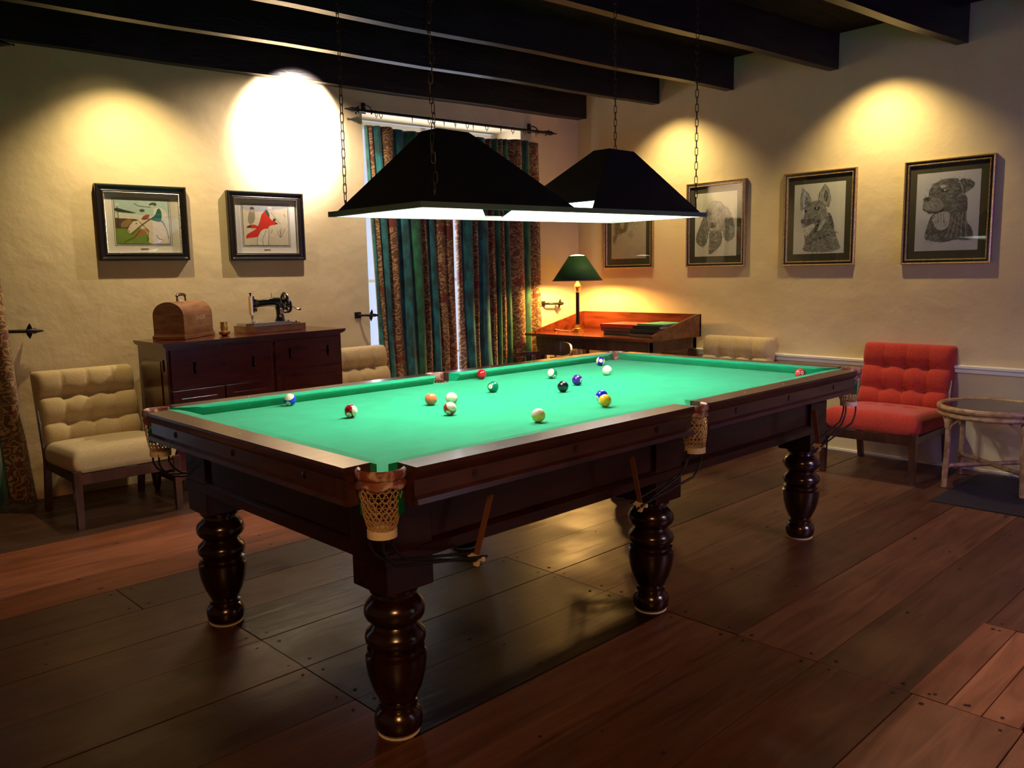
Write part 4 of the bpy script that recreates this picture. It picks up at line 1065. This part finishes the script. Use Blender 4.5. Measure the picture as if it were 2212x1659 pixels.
# small brass pot
p = on_z(zs(-.1), 476, 719); px_, py_ = -.190, 2.72
mb = MB(); mb.lathe([(0, .016), (.002, .020), (.008, .031), (.020, .036), (.028, .036), (.029, .030), (.024, .026), (.030, .020), (.034, .020), (.036, .022), (.055, .023), (.056, .026), (.060, .026), (.061, .023), (.082, .023), (.083, .025), (.090, .025), (.090, .021), (.05, .019), (.049, .0)], (0, 0, 0), 28)
tag(mb.build('brass_pot', 'brass', smooth=35, loc=(px_, py_, zs(px_))), 'small brass cup on a dish between the case and the sewing machine', 'pot')
# sewing machine
MXX, MYY = -.035, 2.690
sm_ = empty('sewing_machine', (MXX, MYY, zs(MXX+.2)), math.radians(.5), 'black hand-crank sewing machine on a wooden base', 'sewing machine')
sm_.scale = (1.04, 1.04, 1.22); sm_.location.z = zs(MXX)+.001; sm_.rotation_euler = (0, TILT, math.radians(.5))
bw, bd, bh_ = .415, .20, .038
mb = MB(); mb.prism([(0, .045), (.045, 0), (bw, 0), (bw, bd), (0, bd)], 'z', 0, bh_); base = mb.build('base', 'casewood', sm_)
mb = MB(); mb.prism([(.012, .052), (.048, .014), (bw-.10, .014), (bw-.10, bd-.02), (.012, bd-.02)], 'z', bh_, .053); mb.build('bed_plate', 'steel', sm_)
mb = MB(); mb.box((.03, .02, .004), (.055, .024, .016)); 
mb.box((bw-.085, .03, bh_), (bw-.02, bd-.05, bh_+.004)); mb.lathe([(bh_+.004, .005), (bh_+.012, .005)], (bw-.035, .06, 0), 10); mb.lathe([(bh_, .008), (bh_+.018, .005), (bh_+.02, .009)], (bw-.10, .05, 0), 10); mb.build('base_fittings', 'iron', sm_)
cy = bd/2
def ringc(c, d, ry, rz_, n=16):
    return [Vector(c) + V(0, ry*math.cos(2*PI*k/n), 0) + Vector(d)*(rz_*math.sin(2*PI*k/n)) for k in range(n)]
up = V(0, 0, 1)
mb = MB() # arm + pillar swept along a path
path = [((.088, cy, .155), (0, 0, 1), .022, .034), ((.102, cy, .155), (0, 0, 1), .024, .038), ((.112, cy, .157), (0, 0, 1), .018, .026), ((.135, cy, .159), (0, 0, 1), .015, .021), ((.20, cy, .162), (0, 0, 1), .017, .022), ((.245, cy, .164), (.1, 0, 1), .021, .026), ((.272, cy, .160), (.45, 0, .9), .023, .030), ((.285, cy, .140), (1, 0, .35), .024, .033), ((.287, cy, .110), (1, 0, .05), .023, .028), ((.287, cy, .080), (1, 0, 0), .024, .027), ((.285, cy, .062), (1, 0, 0), .028, .034), ((.285, cy, .053), (1, 0, 0), .032, .040)]
mb.loft([ringc(c, Vector(d).normalized(), ry, rz_) for c, d, ry, rz_ in path]); arm = mb.build('arm', 'enamel', sm_, smooth=60)
mb = MB(); mb.loft([[(.072, cy-.016, z), (.084, cy-.018, z), (.084, cy+.018, z), (.072, cy+.016, z)] for z in (.095, .10, .20)]); mb.build('face_plate', 'brass', sm_)
mb = MB(); mb.box((.084, cy-.02, .11), (.096, cy+.02, .200), bev=.004); mb.loft([ringc((.09, cy, .19), (1, 0, 0), .014, .012, 10), ringc((.10, cy, .198), (1, 0, 0), .010, .01, 10)]); mb.sphere((.098, cy-.022, .125), .013, 8); mb.lathe([(.200, .005), (.212, .005), (.213, .009), (.219, .009)], (.081, cy, 0), 10); mb.build('head', 'enamel', sm_, smooth=50)
mb = MB(); mb.lathe([(.062, .004), (.072, .004), (.074, .008), (.095, .009)], (.084, cy, 0), 10); mb.tube([(.088, cy, .068), (.088, cy-.012, .062)], .004, 6); mb.box((.074, cy-.012, .054), (.098, cy+.006, .058)); mb.lathe([(0, .003), (.012, .003), (.013, .006), (.018, .006)], n=8, mtx=Matrix.Translation((.09, cy, .063)) @ Matrix.Rotation(PI/2, 4, 'Y')); mb.build('needle_bar', 'steel', sm_, smooth=50)
mb = MB(); mb.lathe([(0, .0025), (.034, .0015)], (.232, cy, .185), 6); mb.build('spool_pin', 'brass', sm_)
# balance wheel with spokes
wc = V(.325, cy, .165)
mb = MB(); mb.tube([wc+V(0, .044*math.cos(2*PI*k/28), .044*math.sin(2*PI*k/28)) for k in range(28)], .0075, 8, closed=True)
mb.tube([wc-V(.03, 0, 0), wc+V(.012, 0, 0)], .012, 12)
for k in range(5): mb.tube([wc, wc+V(0, .042*math.cos(2*PI*k/5), .042*math.sin(2*PI*k/5))], .005, 6)
mb.build('balance_wheel', 'enamel', sm_, smooth=60)
mb = MB(); mb.tube([wc+V(.009, .045*math.cos(2*PI*k/28), .045*math.sin(2*PI*k/28)) for k in range(28)], .0022, 6, closed=True); mb.build('wheel_rim', 'steel', sm_, smooth=60)
gc = V(.352, cy-.004, .135)
mb = MB(); mb.tube([gc+V(0, .030*math.cos(2*PI*k/24), .030*math.sin(2*PI*k/24)) for k in range(24)], .009, 8, closed=True); mb.tube([gc-V(.012, 0, 0), gc+V(.014, 0, 0)], .011, 12); mb.box((.300, cy-.006, .095), (.352, cy+.006, .103)); mb.box((.306, cy-.004, .065), (.314, cy+.004, .100)); mb.build('gear_housing', 'enamel', sm_, smooth=60)
mb = MB(); mb.tube([gc+V(.01, 0, -.004), gc+V(.03, 0, -.004), gc+V(.055, 0, -.020), gc+V(.060, 0, -.022)], .0035, 8); mb.tube([gc+V(.060, 0, -.022), gc+V(.068, 0, -.022), gc+V(.088, 0, -.021), gc+V(.095, 0, -.020)], [.004, .006, .0095, .004], 10); mb.build('crank', 'steel', sm_, smooth=60)
mb = MB(); mb.lathe([(0, .016), (.0015, .015)], n=20, mtx=Matrix.Translation((.285, cy-.0245, .108)) @ Matrix.Rotation(PI/2, 4, 'X') @ Matrix.Diagonal((.8, 1.1, 1, 1))); mb.build('badge', 'brass', sm_)

# ------------------------------------------------------------------ writing desk with lamp, folders and chair
DX0, DX1, DY0, DY1, DZ = 2.56, 3.29, 1.345, 2.62, .828
dk_ = empty('writing_desk', ((DX0+DX1)/2, (DY0+DY1)/2, 0), 0, 'dark red wooden writing desk with raised back in the room corner', 'desk')
def dch(o): o.parent = dk_; o.matrix_parent_inverse = Matrix.Translation(-dk_.location); return o
mb = MB(); mb.prism([(DX0, DY0), (DX1, DY0), (DX1, DY1), (DX0, DY1+.06)], 'z', DZ-.022, DZ); dch(mb.build('desktop', 'deskwood'))
mb = MB(); mb.box((DX1-.02, DY0, DZ-.02), (DX1, DY1, .992)); dch(mb.build('back_board', 'deskwood'))
for y in (DY0, DY1-.018):
    mb = MB(); mb.prism([(DX0+.06, DZ-.0), (DX1, DZ-.0), (DX1, .992), (DX1-.06, .990), (DX0+.10, DZ+.035), (DX0+.06, DZ+.02)], 'y', y, y+.018); dch(mb.build('side_board', 'deskwood'))
mb = MB(); mb.box((DX0+.05, DY0+.03, DZ-.115), (DX1-.02, DY1-.03, DZ-.022)); dch(mb.build('apron', 'darkwood'))
for x in (DX0+.06, DX1-.07):
    for y in (DY0+.03, DY1-.08):
        mb = MB(); mb.box((x, y, 0), (x+.05, y+.05, DZ-.03), bev=.003); dch(mb.build('leg', 'darkwood'))
# folders and books
def book(x0, y0, w, d, z, h, rz, cover, label, group, slack=.004, name='book'):
    e = empty(name, (x0, y0, z), rz, label, 'book' if name == 'book' else 'folder', group)
    mb = MB(); mb.box((0, 0, 0), (w, d, .003)); mb.box((0, 0, h-.003), (w, d, h)); mb.box((0, 0, 0), (.003, d, h)); mb.build('cover', cover, e)
    mb = MB(); mb.box((.004, slack, .0031), (w-slack, d-slack, h-.0031)); mb.build('pages', 'paper', e)
M['redc'] = mat('red_cloth_cover', (.50, .045, .03), .7)
M['rustc'] = mat('rust_cover', (.16, .06, .035), .7)
M['greenc'] = mat('green_cloth_cover', (.13, .42, .20), .7)
M['blackc'] = mat('black_cover', (.012, .012, .010), .4)
M['brownc'] = mat('brown_cover', (.10, .07, .035), .6)
z = DZ+.0005
gb = 'books and folders stacked on the desk'
book(2.82, 1.66, .30, .33, z, .030, .03, 'brownc', 'worn brown book at the bottom of the left stack on the desk', gb)
book(2.80, 1.665, .31, .34, z+.0305, .028, .02, 'rustc', 'rust coloured book in the middle of the left stack on the desk', gb)
book(2.79, 1.66, .32, .345, z+.059, .032, .02, 'redc', 'bright red book on top of the left stack on the desk', gb)
book(2.72, 1.375, .35, .27, z, .030, 0, 'brownc', 'thick worn brown folder at the bottom of the right stack on the desk', gb, name='folder')
book(2.725, 1.372, .35, .27, z+.0305, .030, 0, 'blackc', 'plain black folder second from the bottom of the right stack on the desk', gb, name='folder')
book(2.76, 1.38, .35, .265, z+.061, .028, .0, 'blackc', 'black folder under the green one in the right stack on the desk', gb, name='folder')
book(2.80, 1.38, .33, .25, z+.0895, .012, .0, 'greenc', 'pale green folder on top of the right stack on the desk', gb, name='folder')
# desk lamp
LXp, LYp = 2.93, 2.385
dl = empty('desk_lamp', (LXp, LYp, DZ+.0005), 0, 'brass column table lamp with dark green shade, lit, on the desk', 'lamp')
mb = MB()
for h0, h1, r in ((0, .010, .068), (.010, .018, .058), (.018, .028, .046)): mb.lathe([(h0, r), (h1, r)], n=8)
mb.lathe([(.028, .030), (.036, .020), (.050, .022), (.056, .014), (.060, .018), (.066, .018)], n=20); mb.build('base', 'brass', dl, smooth=30)
mb = MB(); mb.lathe([(.066, .0175), (.345, .0160)], n=20); mb.build('column', 'mahog', dl, smooth=40)
mb = MB(); mb.lathe([(.345, .019), (.351, .019), (.355, .014), (.385, .023), (.395, .028), (.40, .036), (.407, .033), (.425, .022), (.435, .016), (.48, .013)], n=20); mb.build('capital', 'brass', dl, smooth=40)
mb = MB(); mb.lathe([(.452, .218), (.665, .074)], n=48, cap=False); sh = mb.build('lamp_shade', 'lampgreen', dl, smooth=60)
sd = sh.modifiers.new('t', 'SOLIDIFY'); sd.thickness = .002
mb = MB(); mb.tube([(.219*math.cos(2*PI*k/48), .219*math.sin(2*PI*k/48), .452) for k in range(48)], .0045, 6, closed=True); mb.build('shade_trim', 'trimred', sh, smooth=60)
mb = MB(); mb.sphere((0, 0, .53), .022, 10); mb.lathe([(.478, .012), (.512, .014)], n=10); mb.build('bulb', 'bulb', dl, smooth=60)
mb = MB(); mb.sphere((0, 0, .662), .066, 10, (1, 1, .24)); mb.build('bloom_dome', 'bloom', dl, smooth=60)  # glowing dome added for the bloom over the shade's top opening
light('desk_bulb', 'POINT', (LXp, LYp, DZ+.53), 130, (1, .52, .14), shadow_soft_size=.05)
mb = MB(); mb.tube([(-.05, .04, .008), (-.09, .10, .012), (-.10, .17, .020), (-.07, .21, .016), (-.02, .225, .006), (.06, .226, .004), (.2, .22, .004)], .0035, 6); mb.build('cord', 'cord', dl, smooth=60)
# desk chair (captain style), only its top shows above the table
dc = empty('desk_chair', (2.28, 2.22, 0), math.radians(80), 'dark wooden armchair pushed up to the writing desk', 'chair')
# local: faces +Y? back at y<0
mb = MB(); ring = []
arc_ = [(math.radians(a)) for a in range(-200, 21, 11)]
mb.loft([[(.27*math.cos(a)*1.0, .25*math.sin(a), .66), (.24*math.cos(a), .22*math.sin(a), .66), (.24*math.cos(a), .22*math.sin(a), .69), (.27*math.cos(a), .25*math.sin(a), .69)] for a in arc_]); mb.build('arm_rail', 'darkwood', dc, smooth=40)
mb = MB()
for a in [math.radians(-90+d) for d in range(-60, 61, 5)]: pass
rg = []
for d in range(-58, 59, 6):
    a = math.radians(-90+d); h = .69 + .085*max(0, 1-abs(d/58)**2.2)
    rg.append([(.272*math.cos(a), .252*math.sin(a), .685), (.250*math.cos(a), .230*math.sin(a), .685), (.255*math.cos(a), .238*math.sin(a), h), (.270*math.cos(a), .252*math.sin(a), h)])
mb.loft(rg); mb.build('crest_rail', 'darkwood', dc, smooth=40)
mb = MB(); mb.lathe([(.43, .20), (.435, .23), (.455, .235), (.465, .22)], n=32, cap=True); mb.build('seat', 'darkwood', dc, smooth=40)
for a in range(-180, 1, 22):
    r = math.radians(a); mb = MB(); mb.tube([(.205*math.cos(r), .195*math.sin(r), .46), (.255*math.cos(r), .235*math.sin(r), .665)], [.009, .011], 8); mb.build('spindle', 'darkwood', dc, smooth=60)
for sx in (-1, 1):
    for sy in (-1, 1): mb = MB(); mb.tube([(sx*.21, sy*.21, 0), (sx*.17, sy*.16, .24), (sx*.15, sy*.14, .435)], [.013, .020, .014], 10); mb.build('leg', 'darkwood', dc, smooth=60)

# ------------------------------------------------------------------ cane table and mat
RX, RY, RZ = 2.965, -.955, .505
rt = empty('side_table', (RX, RY, .0045), 0, 'round cane side table with smoked glass top beside the red chair', 'side table')
RR = .295
def circ(r, z, n=40): return [(r*math.cos(2*PI*k/n), r*math.sin(2*PI*k/n), z) for k in range(n)]
mb = MB(); mb.tube(circ(RR, RZ-.018), .018, 10, closed=True); mb.tube(circ(RR, RZ-.055), .015, 10, closed=True); mb.build('rim', 'cane', rt, smooth=60)
mb = MB(); mb.lathe([(RZ-.018, RR-.012), (RZ-.010, RR-.012)], n=40); mb.build('glass_top', 'glassdark', rt)
LA = [math.radians(a) for a in (141, 231, 321, 51)]
for a in LA:
    d = V(math.cos(a), math.sin(a), 0)
    mb = MB(); mb.tube([d*.295, d*.285+V(0, 0, .25), d*.285+V(0, 0, RZ-.03)], .017, 10); lg = mb.build('leg', 'cane', rt, smooth=60)
    mb = MB(); t = V(-d.y, d.x, 0)
    for s in (-1, 1): mb.tube([d*.285+V(0, 0, .33), d*.283+t*s*.03+V(0, 0, .39), d*.265+t*s*.085+V(0, 0, .435)], .007, 6)
    mb.build('cane_brace', 'cane', lg, smooth=60)
    for pr, dd in (([(.37, .021), (.375, .023), (.42, .023), (.425, .021)], .285), ([(.12, .020), (.15, .020)], .289)): mb = MB(); mb.lathe(pr, tuple(d*dd), 12); mb.build('cane_binding', 'cane', lg, smooth=60)
for a, b in ((0, 2), (1, 3)):
    p, q = [V(math.cos(LA[k]), math.sin(LA[k]), 0)*.285+V(0, 0, .135) for k in (a, b)]
    mb = MB(); mb.tube([p, (p+q)/2, q], .014, 10); mb.build('stretcher', 'cane', rt, smooth=60)
mb = MB(); mb.box((2.365, -2.0, .0015), (3.25, -.815, .0042))
for k in range(58):
    y = -1.99 + k*.0203; mb.box((2.375, y, .0042), (3.24, y+.009, .0056))
tag(mb.build('floor_mat', 'rubber'), 'dark ribbed rubber mat under the cane side table', 'mat')
